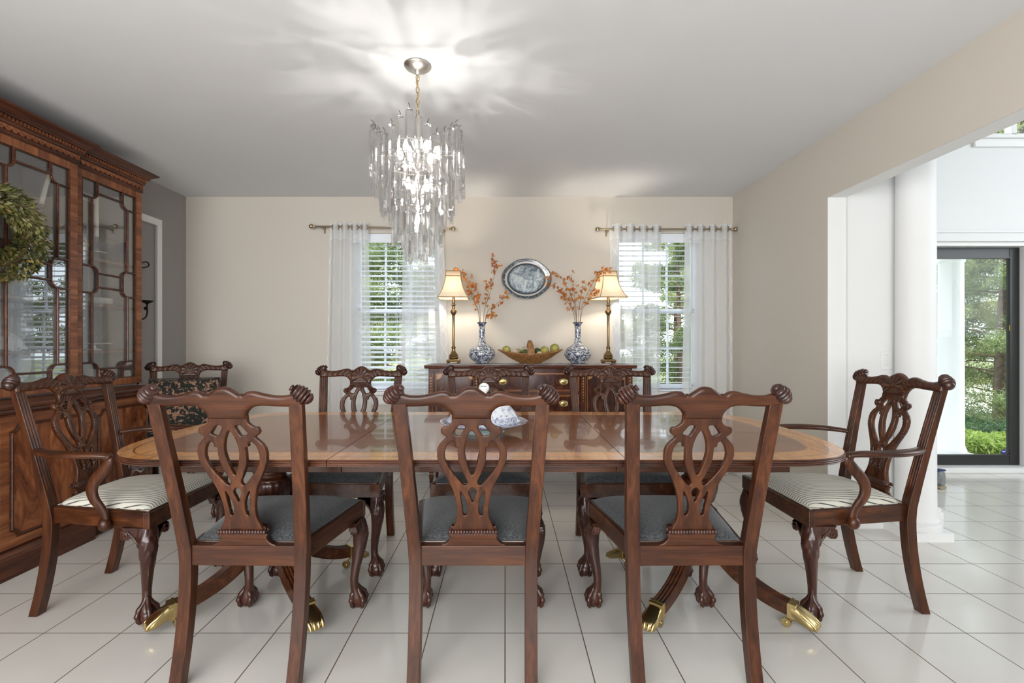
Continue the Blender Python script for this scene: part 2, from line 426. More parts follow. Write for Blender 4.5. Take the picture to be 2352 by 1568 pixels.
def sheer():
    m,t,b = newmat('white_sheer_voile')
    tc = N(t,'ShaderNodeTexCoord'); sp = N(t,'ShaderNodeSeparateXYZ'); t.links.new(tc.outputs['UV'], sp.inputs[0])
    u,v = sp.outputs[0], sp.outputs[1]; Wd=.105; P=.17
    du = math_(t,'MULTIPLY', math_(t,'ABSOLUTE', math_(t,'SUBTRACT', math_(t,'FRACT', math_(t,'DIVIDE',u,Wd)), .5)), Wd)
    ph = math_(t,'MULTIPLY', v, 2*math.pi/P)
    cs = math_(t,'COSINE', ph)
    tgt = math_(t,'MULTIPLY_ADD', cs, Wd*.21, Wd*.25)
    d = math_(t,'ABSOLUTE', math_(t,'SUBTRACT', du, tgt))
    ln = math_(t,'LESS_THAN', d, .0019)
    inn = math_(t,'MULTIPLY', math_(t,'LESS_THAN', u, .105), 1.0)
    hem = math_(t,'MULTIPLY', ln, math_(t,'ADD', math_(t,'MULTIPLY',inn,.9), .10))
    nf = noise(t, coords(t,(1,1,1),'UV'), 900, 2)
    top = math_(t,'GREATER_THAN', v, 2.06)
    al = math_(t,'ADD', math_(t,'MULTIPLY_ADD', nf, .12, .56), math_(t,'MULTIPLY', hem, .25)); al = math_(t,'MINIMUM', math_(t,'ADD', al, math_(t,'MULTIPLY', top, .15)), .97)
    t.nodes.remove(b); out = [n for n in t.nodes if n.type=='OUTPUT_MATERIAL'][0]
    df = N(t,'ShaderNodeBsdfDiffuse'); df.inputs[0].default_value=(.93,.94,.95,1)
    tl = N(t,'ShaderNodeBsdfTranslucent'); tl.inputs[0].default_value=(.95,.96,.97,1)
    tr = N(t,'ShaderNodeBsdfTransparent')
    m1 = N(t,'ShaderNodeMixShader'); m1.inputs[0].default_value=.45; t.links.new(df.outputs[0],m1.inputs[1]); t.links.new(tl.outputs[0],m1.inputs[2])
    m2 = N(t,'ShaderNodeMixShader'); t.links.new(al,m2.inputs[0]); t.links.new(tr.outputs[0],m2.inputs[1]); t.links.new(m1.outputs[0],m2.inputs[2])
    t.links.new(m2.outputs[0], out.inputs[0]); return m
M['sheer'] = sheer()
def crystal(name, transp=.5, col=(1,1,1), ior=1.5, rough=0):
    m,t,b = newmat(name); t.nodes.remove(b); out = [n for n in t.nodes if n.type=='OUTPUT_MATERIAL'][0]
    g = N(t,'ShaderNodeBsdfGlass'); g.inputs['IOR'].default_value=ior; g.inputs['Roughness'].default_value=rough; g.inputs[0].default_value=tuple(col)+(1,)
    tr = N(t,'ShaderNodeBsdfTransparent'); tr.inputs[0].default_value=tuple(col)+(1,)
    m2 = N(t,'ShaderNodeMixShader'); m2.inputs[0].default_value=transp; t.links.new(g.outputs[0],m2.inputs[1]); t.links.new(tr.outputs[0],m2.inputs[2])
    t.links.new(m2.outputs[0], out.inputs[0]); return m
M['crystal'] = crystal('lucite_crystal', .45)
M['glassware'] = crystal('clear_glassware', .6)
M['blueglass'] = crystal('blue_violet_glass', .5, (.45,.45,.85))
def pane(name, refl=1.0):
    m,t,b = newmat(name); t.nodes.remove(b); out = [n for n in t.nodes if n.type=='OUTPUT_MATERIAL'][0]
    g = N(t,'ShaderNodeBsdfGlossy'); g.inputs['Roughness'].default_value=.0; g.inputs[0].default_value=(1,1,1,1)
    tr = N(t,'ShaderNodeBsdfTransparent'); tr.inputs[0].default_value=(.96,.97,.97,1)
    lw = N(t,'ShaderNodeLayerWeight'); lw.inputs[0].default_value=.5
    f = math_(t,'MULTIPLY', math_(t,'MULTIPLY_ADD', math_(t,'POWER', lw.outputs['Facing'], 5.0), .96, .04), refl)
    m2 = N(t,'ShaderNodeMixShader'); t.links.new(f,m2.inputs[0]); t.links.new(tr.outputs[0],m2.inputs[1]); t.links.new(g.outputs[0],m2.inputs[2])
    t.links.new(m2.outputs[0], out.inputs[0]); return m
M['pane'] = pane('window_glass', .3); M['cabpane'] = pane('cabinet_door_glass', 3.2)
def shade():
    m,t,b = newmat('lamp_shade_silk'); t.nodes.remove(b); out = [n for n in t.nodes if n.type=='OUTPUT_MATERIAL'][0]
    df = N(t,'ShaderNodeBsdfDiffuse'); df.inputs[0].default_value=(.84,.79,.68,1)
    tl = N(t,'ShaderNodeBsdfTranslucent'); tl.inputs[0].default_value=(.98,.93,.82,1)
    m1 = N(t,'ShaderNodeMixShader'); m1.inputs[0].default_value=.6; t.links.new(df.outputs[0],m1.inputs[1]); t.links.new(tl.outputs[0],m1.inputs[2])
    t.links.new(m1.outputs[0], out.inputs[0]); return m
M['shade'] = shade()
def emit(name, col, s):
    m,t,b = newmat(name); b.inputs['Base Color'].default_value=tuple(col)+(1,); b.inputs['Emission Color'].default_value=tuple(col)+(1,); b.inputs['Emission Strength'].default_value=s; return m
M['bulb'] = emit('lit_bulb', (1,.93,.82), 22)
M['bulb_c'] = emit('lit_candelabra_bulb', (1,.95,.88), 15)
def leaf(name, a, b_, tr=.35):
    m,t,b = newmat(name)
    c = ramp(t, noise(t, coords(t), 9, 2), [(.35,a),(.65,b_)])
    t.links.new(c, b.inputs['Base Color']); b.inputs['Roughness'].default_value=.5
    out = [n for n in t.nodes if n.type=='OUTPUT_MATERIAL'][0]
    tl = N(t,'ShaderNodeBsdfTranslucent'); t.links.new(c, tl.inputs[0])
    m2 = N(t,'ShaderNodeMixShader'); m2.inputs[0].default_value=tr; t.links.new(b.outputs[0],m2.inputs[1]); t.links.new(tl.outputs[0],m2.inputs[2]); t.links.new(m2.outputs[0],out.inputs[0]); return m
M['pine'] = leaf('evergreen_needles', (.08,.125,.05),(.27,.33,.13)); M['fern'] = leaf('yellow_green_leaves', (.30,.42,.08),(.50,.60,.15))
M['pinelite'] = leaf('light_evergreen_needles', (.20,.27,.11),(.48,.50,.22))
M['box'] = leaf('dark_shrub_leaves', (.05,.10,.04),(.14,.23,.09)); M['wreath'] = leaf('dried_olive_leaves', (.055,.068,.018),(.22,.215,.065), .15)
M['wreath2'] = leaf('dried_golden_leaves', (.17,.12,.035),(.36,.27,.09), .15)
M['bark'] = plain('tree_bark', (.14,.10,.07), .9, var=.4, vscale=12)
M['twig'] = plain('dry_twig', (.16,.12,.05), .8)
M['blossom'] = leaf('orange_blossom', (.50,.14,.022),(.74,.31,.07), .3)
M['ground'] = plain('lawn_and_mulch', (.20,.24,.10), .95, var=.5, vscale=1.5)
M['drive'] = plain('pale_driveway', (.75,.70,.62), .9)
M['basket'] = plain('woven_wicker', (.30,.14,.045), .6, bumps=(160,.6,.003), var=.45, vscale=60)
M['arti'] = leaf('artichoke_green', (.20,.20,.035),(.48,.42,.11), .0)
M['lime'] = plain('dark_green_rind', (.05,.09,.02), .6, var=.3, vscale=30)
M['potp'] = plain('pale_dried_pod', (.50,.42,.32), .8, var=.5, vscale=90)
M['runner'] = plain('grey_lace_cloth', (.42,.42,.44), .9, var=.3, vscale=160)
M['cord'] = plain('beige_cord', (.45,.33,.2), .6)
M['shoe'] = plain('sneaker_grey_mesh', (.22,.23,.23), .8, var=.2, vscale=60); M['shoeb'] = plain('sneaker_navy', (.02,.04,.13), .7); M['sole'] = plain('sneaker_sole', (.33,.27,.18), .8)
M['ink'] = plain('dark_blue_ink', (.02,.03,.10), .4); M['yellow'] = plain('yellow_tag', (.8,.6,.02), .5); M['stickb'] = plain('blue_sticker', (.03,.03,.25), .4)
# ---------------------------------------------------------------- room shell
XL, XR, YB, H, HR = -2.847, 2.03, 4.35, 2.46, 5.2
def wall_y(mb, y0, y1, x0, x1, z1, holes):
    """wall slab in the xz plane with rectangular holes (x0,x1,z0,z1), sorted by x, not overlapping in x unless stacked"""
    xs = sorted(set([x0,x1]+[h[0] for h in holes]+[h[1] for h in holes]))
    for a,b in zip(xs,xs[1:]):
        hs = sorted([(h[2],h[3]) for h in holes if h[0] <= a+1e-6 and h[1] >= b-1e-6]); z=0
        for (c,d) in hs:
            if c>z: mb.box(a,y0,z,b,y1,c)
            z=d
        if z<z1: mb.box(a,y0,z,b,y1,z1)
WL = (-1.36,-.59,.72,2.135); WR = (.99,1.74,.72,2.135)
FD = (3.735,4.725,0,2.06); TW = (4.22,5.25,3.0,4.3)
m = MB(); m.box(XL-.12,-2.12,-.1,6.82,4.47,0); struct(m,'floor',M['floor'],'glossy white square ceramic tile floor',smooth=0)
m = MB(); m.box(XL-.12,-2.12,H,XR,4.47,H+.16); struct(m,'ceiling',M['ceil'],'flat pale grey dining room ceiling',smooth=0)
m = MB(); wall_y(m,YB,YB+.12,XL-.12,XR,H,[WL,WR]); struct(m,'wall_back',M['wall'],'beige wall with two curtained windows',smooth=0)
m = MB(); m.box(XL-.12,-.2,0,XL,YB,H); m.box(XL-.12,-2.12,0,XL,-1.7,H); m.box(XL-.12,-1.7,0,XL,-.2,.8); m.box(XL-.12,-1.7,2.2,XL,-.2,H); struct(m,'wall_left',M['wallL'],'grey wall behind the china cabinet',smooth=0)
m = MB(); wall_y(m,-2.12,-2.0,XL,XR,H,[(-2.4,1.6,.42,2.36)]); struct(m,'wall_rear',M['wall'],'beige wall behind the viewer',smooth=0)
m = MB(); m.box(XR,3.07,0,XR+.004,YB,H); m.box(XR,-1.2,2.07,XR+.004,3.07,H); m.box(XR,-2.0,0,XR+.004,-1.2,H)
struct(m,'wall_right',M['wall'],'beige wall and header round the wide opening',smooth=0)
m = MB(); m.box(XR+.004,3.07,0,XR+.115,YB,HR); m.box(XR+.004,-1.2,2.07,XR+.115,3.07,HR); m.box(XR+.004,-2.0,0,XR+.115,-1.2,HR)
m.box(XR+.115,3.05,0,2.70,3.165,HR)
struct(m,'wall_opening',M['foyer'],'white jamb, soffit and wall stub of the wide opening',smooth=0)
m = MB(); wall_y(m,YB,YB+.12,XR,6.82,HR,[(FD[0],FD[1],FD[2],FD[3]),TW][:2]) if False else wall_y(m,YB,YB+.12,XR,6.82,HR,[FD,TW])
struct(m,'wall_foyer_front',M['foyer'],'white foyer wall round the glass entry door',smooth=0)
m = MB(); m.box(6.7,-2.12,0,6.82,.1,HR); m.box(6.7,3.1,0,6.82,YB,HR); m.box(6.7,.1,0,6.82,3.1,1.2); m.box(6.7,.1,4.1,6.82,3.1,HR)
struct(m,'wall_foyer_side',M['foyer'],'white side wall of the foyer',smooth=0)
m = MB(); m.box(XR,-2.12,0,6.7,-2.0,HR); struct(m,'wall_foyer_rear',M['foyer'],'white rear wall of the foyer',smooth=0)
m = MB(); m.box(XR,-2.12,HR,6.82,4.47,HR+.15); struct(m,'ceiling_foyer',M['foyer'],'high white foyer ceiling',smooth=0)
m = MB(); m.box(-3.2,-6.5,2.66,6.9,-2.13,2.78); struct(m,'ceiling_sun_block',M['white'],'added unseen roof behind the house that blocks the sun',smooth=0)  # added slab, keeps the sun out of the rear opening
# added window frames set at the fill lamps
m = MB()
for i in range(6):
    x = -2.4+4.0*i/5; m.box(x-.03,-2.09,.42,x+.03,-2.02,2.36)
m.box(-2.4,-2.09,.42,1.6,-2.02,.48); m.box(-2.4,-2.09,2.30,1.6,-2.02,2.36)
struct(m,'window_3',M['white'],'added window frame round the fill lamp behind the viewer',smooth=0)
m = MB()
for i in range(5):
    y = .1+3.0*i/4; m.box(6.73,y-.03,1.2,6.80,y+.03,4.1)
m.box(6.73,.1,1.2,6.8,3.1,1.26); m.box(6.73,.1,4.04,6.8,3.1,4.1); m.box(6.73,.1,2.6,6.8,3.1,2.66)
struct(m,'window_4',M['white'],'added window frame behind the foyer fill lamp',smooth=0)  # made up to go with the foyer fill lamp
m = MB(); m.box(XL-.09,-.98,.8,XL-.03,-.92,2.2); m.box(XL-.09,-1.7,.8,XL-.03,-1.64,2.2); m.box(XL-.09,-.26,.8,XL-.03,-.2,2.2)
struct(m,'window_6',M['white'],'added window frame at the side fill lamp behind the viewer',smooth=0)  # made up to go with the side fill lamp
# baseboards
m = MB(); m.stack(XL,YB-.014,-0.0,YB,[(0,0),(.075,0),(.085,-.004)]) if False else m.box(XL,YB-.014,0,XR,YB,.085); struct(m,'baseboard_back',M['white'],'white baseboard below the windows',smooth=0,bevel=.004)
m = MB(); m.box(XR-.014,3.07,0,XR,YB,.085); struct(m,'baseboard_right',M['white'],'white baseboard on the right wall',smooth=0,bevel=.004)
m = MB(); m.box(XL,3.42,0,XL+.014,YB,.085); struct(m,'baseboard_left',M['white'],'white baseboard by the corner',smooth=0,bevel=.004)
m = MB(); m.box(2.145,3.03,0,2.70,3.05,.10); m.box(2.70,3.03,0,2.725,3.165,.10); m.box(2.145,3.036,.10,2.70,3.05,.125); m.box(2.70,3.036,.10,2.716,3.165,.125)
struct(m,'baseboard_stub',M['foyer'],'white baseboard round the foyer wall stub',smooth=0)
# casing on the left wall
m = MB(); m.box(XL,3.965,0,XL+.022,4.02,2.112); m.box(XL,3.0,2.112,XL+.022,4.02,2.167); m.box(XL,3.0,0,XL+.022,3.055,2.112)
struct(m,'trim_1',M['white'],'white casing strip on the grey left wall',smooth=0,bevel=.003)
# column on plinth
cx,cy = 2.474,2.945
m = MB(); m.box(cx-.124,cy-.125,0,cx+.124,cy+.105,.052)
m.lathe([(.121,.052),(.123,.066),(.121,.080),(.110,.086),(.112,.094),(.115,.104),(.112,.114),(.103,.120),(.101,.135),(.099,.30),(.098,1.6),(.094,2.8),(.094,HR)],40,c=(cx,cy-.005))
struct(m,'pillar_1',M['foyer'],'round white column on square plinth in the wide opening',smooth=30)

def window(n, hole, label):
    x0,x1,z0,z1 = hole
    m = MB(); y0,y1 = 4.415,4.47; f=.028
    m.box(x0,y0,z0,x0+f,y1,z1); m.box(x1-f,y0,z0,x1,y1,z1); m.box(x0,y0,z1-f,x1,y1,z1); m.box(x0,y0,z0,x1,y1,z0+f)
    w = struct(m,'window_%d'%n,M['pvc'],label,smooth=0,bevel=.002)
    zm = 1.445; a0,a1 = x0+f,x1-f
    for (zz0,zz1,yy) in ((zm-.02,z1-f,.022),(z0+f,zm+.02,0)):
        m = MB(); s=.022; Y0=y0+yy; Y1=Y0+.02
        m.box(a0,Y0,zz0,a0+s,Y1,zz1); m.box(a1-s,Y0,zz0,a1,Y1,zz1); m.box(a0,Y0,zz1-.034,a1,Y1,zz1); m.box(a0,Y0,zz0,a1,Y1,zz0+.036)
        g = (a1-a0-2*s)/3
        for k in (1,2): m.box(a0+s+g*k-.008,Y0+.003,zz0,a0+s+g*k+.008,Y1-.003,zz1)
        zc=(zz0+zz1)/2; m.box(a0+.001,Y0+.0045,zc-.008,a1-.001,Y1-.0045,zc+.008)
        sh = m.build('sash',M['pvc'],w,smooth=0)
        m = MB(); m.box(a0,Y0+.008,zz0,a1,Y0+.012,zz1); m.build('glass_pane',M['pane'],sh,smooth=0)
    m = MB(); m.box(x0-.06,4.29,z0-.022,x1+.06,4.425,z0+.004); m.build('window_stool',M['white'],w,smooth=0,bevel=.005)
    m = MB(); m.stack(x0-.03,4.333,x1+.03,4.35,[(z0-.11,.0),(z0-.10,.004),(z0-.035,.004),(z0-.022,.012)]); m.build('window_apron',M['white'],w,smooth=0)
window(1,WL,'window on the left with divided sashes'); window(2,WR,'window on the right with divided sashes')

def blind(hole, label, tilt):
    x0,x1,z0,z1 = hole; x0+=.004; x1-=.004
    t = thing('window_blind',label,'blind',((x0+x1)/2,4.385,z0),0,'white slatted blinds')
    m = MB(); m.box(x0,4.352,z1-.028,x1,4.41,z1-.002); m.build('headrail',M['pvc'],t,world=True,smooth=0,bevel=.003)
    m = MB(); m.box(x0-.0,4.345,z1-.085,x1+.0,4.352,z1-.012); m.build('valance',M['slat'],t,world=True,smooth=0,bevel=.002)
    m = MB(); p=.0455; n=int((z1-.10-z0-.03)/p)
    for i in range(n+1):
        z = z1-.105-i*p; R = Matrix.Translation(((x0+x1)/2,4.383,z)) @ Matrix.Rotation(tilt,4,'X')
        m.cbox((0,0,0),(x1-x0-.006,.048,.0028),R)
    m.build('slats',M['slat'],t,world=True,smooth=0)
    zb = z1-.105-n*p
    m = MB(); m.box(x0,4.36,z0+.006,x1,4.408,z0+.022); m.build('bottom_rail',M['slat'],t,world=True,smooth=0,bevel=.003)
    for fx in (.14,.5,.86):
        m = MB(); x = x0+(x1-x0)*fx
        for y in (4.358,4.407): m.box(x-.0012,y-.0006,z0+.02,x+.0012,y+.0006,z1-.03)
        m.build('ladder_cord',M['slat'],t,world=True,smooth=0)
blind(WL,'white slatted blind with tilted slats in the left window',math.radians(20)); blind(WR,'white slatted blind with open flat slats in the right window',math.radians(1))

def rod(xa,za,xb,zb,label):
    Y = 4.27; t = thing('curtain_rod',label,'curtain rod',((xa+xb)/2,Y,(za+zb)/2),0,'curtain rods above the windows')
    m = MB(); m.tube([(xa,Y,za),(xb,Y,zb)],.008,10); m.build('rod',M['nickel'],t,world=True)
    for (x,z,s) in ((xa,za,-1),(xb,zb,1)):
        m = MB(); m.tube([(x-s*.012,Y,z),(x-s*.002,Y,z),(x,Y,z),(x+s*.006,Y,z)],[.008,.013,.013,.010],12); m.sphere((x+s*.022,Y,z),.021,16,12)
        m.build('finial',M['nickel'],t,world=True,smooth=50)
        m = MB(); xx = x-s*.07; zz = za+(zb-za)*(xx-xa)/(xb-xa)
        m.box(xx-.006,Y-.004,zz-.02,xx+.006,YB,zz-.010); m.box(xx-.009,YB-.004,zz-.045,xx+.009,YB,zz+.012)
        m.build('bracket',M['nickel'],t,world=True,smooth=0,bevel=.001)
rod(-1.675,2.178,-.475,2.157,'long bronze curtain rod with ball ends above the left window'); rod(.832,2.153,1.996,2.152,'long bronze curtain rod with ball ends above the right window')

def curtain(ta,tb,ba,bb,label,zt,ph,folds=4,flipu=False,cloth=.62):
    Y=4.265; t = thing('sheer_curtain',label,'curtain',((ta+tb)/2,Y,0),0,'sheer curtains')
    m = MB(); nu,nv = 97,30; uv=[]; G=[]
    for i in range(nu):
        s=i/(nu-1); row=[]
        for j in range(nv):
            v=j/(nv-1); z=.012+(zt-.012)*v
            xa=ba+(ta-ba)*v; xb=bb+(tb-bb)*v
            a=.030*(1-.15*v)*math.sin(2*math.pi*folds*s+ph)+.008*math.sin(5*s+3*v+ph)
            lx = .010*math.sin(4*math.pi*folds*s+ph*2)*(1-v)
            row.append((xa+(xb-xa)*s+lx*0.6, Y+a-.002+.01*(1-v), z)); uv.append(((1-s if flipu else s)*cloth, z))
        G.append(row)
    m.grid(G); m.uv = uv; m.build('fabric',M['sheer'],t,world=True,smooth=180,fixn=False)
    for k in range(2*folds):
        s=(k*math.pi-ph)/(2*math.pi*folds)
        s = s % 1.0
        if s<.02 or s>.98: continue
        x=ta+(tb-ta)*s; R=Matrix.Translation((x,Y,zt-.042)) @ Matrix.Rotation(math.radians(62 if k%2 else -62),4,'Z')
        mm = MB(); mm.tube([(.021*math.cos(q),0,.021*math.sin(q)) for q in np.linspace(0,2*math.pi,18,endpoint=False)],.0035,6,closed=True,M=R)
        mm.build('grommet',M['nickel'],t,world=True)
curtain(-1.536,-1.20,-1.60,-1.17,'sheer lattice curtain panel at the left edge of the left window',2.21,.6)
curtain(-.896,-.545,-.915,-.46,'sheer curtain panel of the left window beside the sideboard',2.205,2.0,flipu=True)
curtain(.915,1.372,.97,1.362,'sheer curtain panel of the right window behind the right lamp',2.195,1.1)
curtain(1.575,1.985,1.548,2.012,'sheer curtain panel in the far corner by the right wall',2.195,2.6,flipu=True)

# ---------------------------------------------------------------- entry door and foyer details
m = MB(); m.box(4.688,4.36,0,4.725,4.47,2.06); m.box(3.735,4.36,0,3.772,4.47,2.06); m.box(3.772,4.36,2.026,4.688,4.47,2.06); m.box(3.735,4.33,0,4.725,4.50,.045)
struct(m,'trim_2',M['white'],'white jamb and sill of the entry door',smooth=0,bevel=.003)
m = MB(); m.box(4.725,4.335,0,4.82,4.35,2.145); m.box(3.64,4.335,0,3.735,4.35,2.145); m.box(3.62,4.33,2.06,4.84,4.35,2.135); m.box(3.60,4.322,2.135,4.86,4.35,2.165)
struct(m,'trim_3',M['foyer'],'white casing round the entry door',smooth=0,bevel=.004)
m = MB(); x0,x1,z0,z1 = 3.774,4.686,.048,2.024; y0,y1=4.44,4.472; s=.092
m.box(x0,y0,z0,x0+s,y1,z1); m.box(x1-s,y0,z0,x1,y1,z1); m.box(x0+s,y0,z1-.098,x1-s,y1,z1); m.box(x0+s,y0,z0,x1-s,y1,z0+.092)
dr = struct(m,'door_1',M['black'],'black framed glass storm door',smooth=0,bevel=.003)
m = MB(); m.box(x0+s,4.455,z0+.09,x1-s,4.459,z1-.09); m.build('glass_pane',M['pane'],dr,smooth=0)
m = MB(); 
a,b_,c,d = x0+s-.012,x1-s+.012,z0+.08,z1-.086
for (p,r,q,u) in ((a,c,a+.012,d),(b_-.012,c,b_,d),(a+.012,d-.012,b_-.012,d),(a+.012,c,b_-.012,c+.012)): m.box(p,4.432,r,q,4.446,u)
m.build('glazing_bead',M['black'],dr,smooth=0)
m = MB(); m.tube([(4.555,4.452,.165),(4.555,4.4545,.165)],.024,20); m.build('sticker',M['stickb'],dr)
m = MB()
for (a0,z) in ((-.012,.170),(-.002,.164),(.008,.168)): m.box(4.555+a0-.004,4.4505,z-.005,4.555+a0+.004,4.4522,z+.004)
m.build('sticker_mark',M['white'],dr,smooth=0)
m = MB(); m.box(4.592,4.4375,1.27,4.602,4.441,1.32); m.build('latch_tag',M['yellow'],dr,smooth=0)
# transom
m = MB(); x0,x1,z0,z1=TW; s=.05
m.box(x0,4.38,z0,x0+s,4.45,z1); m.box(x1-s,4.38,z0,x1,4.45,z1); m.box(x0,4.38,z0,x1,4.45,z0+.04); m.box(x0,4.38,z1-s,x1,4.45,z1); m.box(4.555,4.38,z0,4.60,4.45,z1)
w5 = struct(m,'window_5',M['white'],'high foyer window above the entry door',smooth=0,bevel=.003)
m = MB(); m.box(x0,4.41,z0,x1,4.414,z1); m.build('glass_pane',M['pane'],w5,smooth=0)
m = MB(); m.box(x0-.07,4.30,z0-.03,x1+.07,4.38,z0); m.box(x0-.05,4.325,z0-.10,x1+.05,4.35,z0-.03); m.build('window_stool',M['white'],w5,smooth=0,bevel=.004)
# light switch
t = thing('light_switch','white wall switch plate on the white wall stub by the column','switch',(2.385,3.05,1.045))
m = MB(); m.box(2.349,3.044,.988,2.421,3.05,1.104); m.build('switch_plate',M['plate_sw'],t,world=True,smooth=0,bevel=.003)
m = MB(); m.box(2.380,3.034,1.040,2.390,3.045,1.060); m.build('toggle',M['plate_sw'],t,world=True,smooth=0,bevel=.001)
m = MB(); [m.tube([(2.385,3.0440,z),(2.385,3.0432,z)],.0035,10) for z in (1.018,1.076)]; m.build('screws',M['steel'],t,world=True)
# shoe
t = thing('sneaker','grey and navy sneaker on the floor behind the white column','shoe',(3.40,3.93,0))
R = Matrix.Translation((3.435,3.98,0)) @ Matrix.Rotation(math.radians(100),4,'Z')
def shoe_ring(x,w,z0,z1,sq=.8):
    return [tuple(R @ Vector((x, w*math.copysign(abs(math.cos(a))**sq,math.cos(a)), z0+(z1-z0)*(.5+.5*math.copysign(abs(math.sin(a))**sq,math.sin(a)))))) for a in np.linspace(0,2*math.pi,16,endpoint=False)]
m = MB(); m.rings([shoe_ring(x,w,0,.028) for x,w in ((-.14,.015),(-.135,.032),(-.08,.036),(0,.036),(.07,.046),(.12,.040),(.145,.012))]); m.build('sole',M['sole'],t,world=True)
m = MB(); m.rings([shoe_ring(x,w,.026,h) for x,w,h in ((-.137,.02,.120),(-.125,.034,.150),(-.08,.038,.140),(-.03,.038,.125),(.02,.039,.105),(.07,.043,.08),(.11,.037,.06),(.138,.012,.040))]); m.build('upper',M['shoe'],t,world=True)
m = MB(); m.rings([shoe_ring(x,w,h-.01,h+.006) for x,w,h in ((-.128,.036,.150),(-.09,.034,.150),(-.04,.03,.132),(0,.028,.115),(.04,.024,.095))]); m.build('laces',M['shoeb'],t,world=True)

# ---------------------------------------------------------------- outdoors
m = MB(); m.box(-40,4.6,-.7,45,60,-.5); struct(m,'ground_1',M['ground'],'planted lawn outside',smooth=0)
m = MB(); m.box(3,4.48,-.5,7,6.2,-.25); struct(m,'ground_2',M['drive'],'pale front porch slab',smooth=0)
m = MB(); m.box(-30,11.5,-.5,45,20,-.48); struct(m,'ground_3',M['drive'],'sunlit pale driveway beyond the trees',smooth=0)
m = MB(); m.box(5.34,5.86,-.25,5.64,6.14,-.17); m.lathe([(.145,-.17),(.15,-.14),(.135,-.11),(.128,-.07),(.122,2.14),(.135,2.15),(.135,2.18),(.125,2.19),(.125,2.27),(.15,2.30),(.16,2.34),(.16,2.42)],32,c=(5.485,6.0))
struct(m,'pillar_2',M['porch'],'white porch column outside the entry door',smooth=30)
m = MB(); m.box(3.0,5.85,2.42,8,6.15,2.8); m.box(3.0,4.48,2.8,8,6.4,2.9); struct(m,'ceiling_porch',M['porch'],'white porch roof',smooth=0)
rng = np.random.default_rng(5)
def leaves(mb, centers, radii, n, size, rg, flat=1.0, asp=.5):
    cs = np.array(centers); k = rg.integers(0,len(cs),n); rr = np.array(radii)[k]
    d = rg.normal(size=(n,3)); d /= np.linalg.norm(d,axis=1)[:,None]; r = rg.random(n)**(1/2.2)
    P = cs[k]+d*(r*rr)[:,None]*np.array([1,1,flat])
    a = rg.normal(size=(n,3)); a /= np.linalg.norm(a,axis=1)[:,None]; b = np.cross(a, rg.normal(size=(n,3))); b /= np.linalg.norm(b,axis=1)[:,None]
    s = size*(.6+.8*rg.random(n))[:,None]; w = s*asp
    V = np.stack([P-a*s, P-b*w*.5, P+a*s, P+b*w*.5],1).reshape(-1,3)
    base = len(mb.v); mb.v.extend(map(tuple,V.tolist())); 
    mb.f.extend([(base+4*i,base+4*i+1,base+4*i+2,base+4*i+3) for i in range(n)]); mb.m.extend([mb.cur]*n)
def tree(label, x, y, h, spread, n, mat, seed, group='trees outside', z0=1.0, trunk=.12, size=.13):
    rg = np.random.default_rng(seed); t = thing('evergreen_tree',label,'tree',(x,y,-.5),0,group)
    m = MB(); lean = rg.normal(size=2)*.15
    m.tube([(x+lean[0]*s*s,y+lean[1]*s*s,-.52+h*s) for s in np.linspace(0,.95,9)],[trunk*(1-.75*s) for s in np.linspace(0,1,9)],10)
    cs=[]; rs=[]
    nb = int(h*7)
    for i in range(nb):
        z = z0+(h-z0-.3)*i/nb; s=(z+.4)/h; L = spread*(1.05-max(0,z/h)**1.4)*(.65+.5*rg.random()); a=rg.random()*6.283
        p0=np.array([x+lean[0]*s*s,y+lean[1]*s*s,z]); p1=p0+np.array([math.cos(a)*L,math.sin(a)*L,.12*L-.1]); pm=(p0+p1)/2+np.array([0,0,.08*L])
        m.tube([tuple(p0),tuple(pm),tuple(p1)],[trunk*.22,trunk*.14,.006],5)
        for q in (.35,.6,.85,1.0):
            cs.append(tuple(p0+(p1-p0)*q+rg.normal(size=3)*.06)); rs.append(.16+.20*L*.5)
    m.build('trunk',M['bark'],t,world=True,smooth=60)
    m = MB(); leaves(m,cs,rs,int(n*3),size*.46,rg,flat=.55,asp=.30); m.build('foliage',mat,t,world=True,smooth=0,fixn=False)
    return t
def bush(name,label,cat,x,y,r,h,n,mat,seed,size=.06):
    rg=np.random.default_rng(seed); t=thing(name,label,cat,(x,y,-.5),0,'shrubs by the porch')
    m=MB()
    for i in range(7):
        a=i*.9; m.tube([(x,y,-.52),(x+.3*r*math.cos(a),y+.3*r*math.sin(a),-.5+h*.5),(x+.7*r*math.cos(a),y+.7*r*math.sin(a),-.5+h*.85)],[.012,.009,.004],5)
    m.build('stem',M['bark'],t,world=True)
    cs=[(x+r*.6*math.cos(a),y+r*.6*math.sin(a),-.5+h*(.3+.5*rg.random())) for a in np.linspace(0,6.28,16)]+[(x,y,-.5+h*.65)]*3
    m=MB(); leaves(m,cs,[r*.5]*len(cs),n,size,rg,flat=h/r*.55,asp=.5); m.build('foliage',mat,t,world=True,smooth=0,fixn=False)
tree('tall evergreen with bare lower trunk seen through the glass door',9.63,9.5,7.2,1.7,34000,M['pine'],3,z0=-.1,trunk=.11,size=.085)
tree('evergreen beyond the porch column, left of the bare trunk',9.9,11.8,7.5,1.8,22000,M['pinelite'],4,z0=.4,size=.11)
tree('dense evergreen nearest to the left window',-1.75,8.2,5.4,1.35,13000,M['pine'],6,z0=-.1,trunk=.07,size=.11)
tree('lighter evergreen at the right side of the left window view',-2.9,10.2,6.2,1.5,11000,M['pinelite'],7,z0=.1,size=.13)
tree('dark evergreen in the middle of the right window view',3.45,9.6,6.0,1.15,12000,M['pine'],8,z0=-.1,trunk=.06,size=.12)
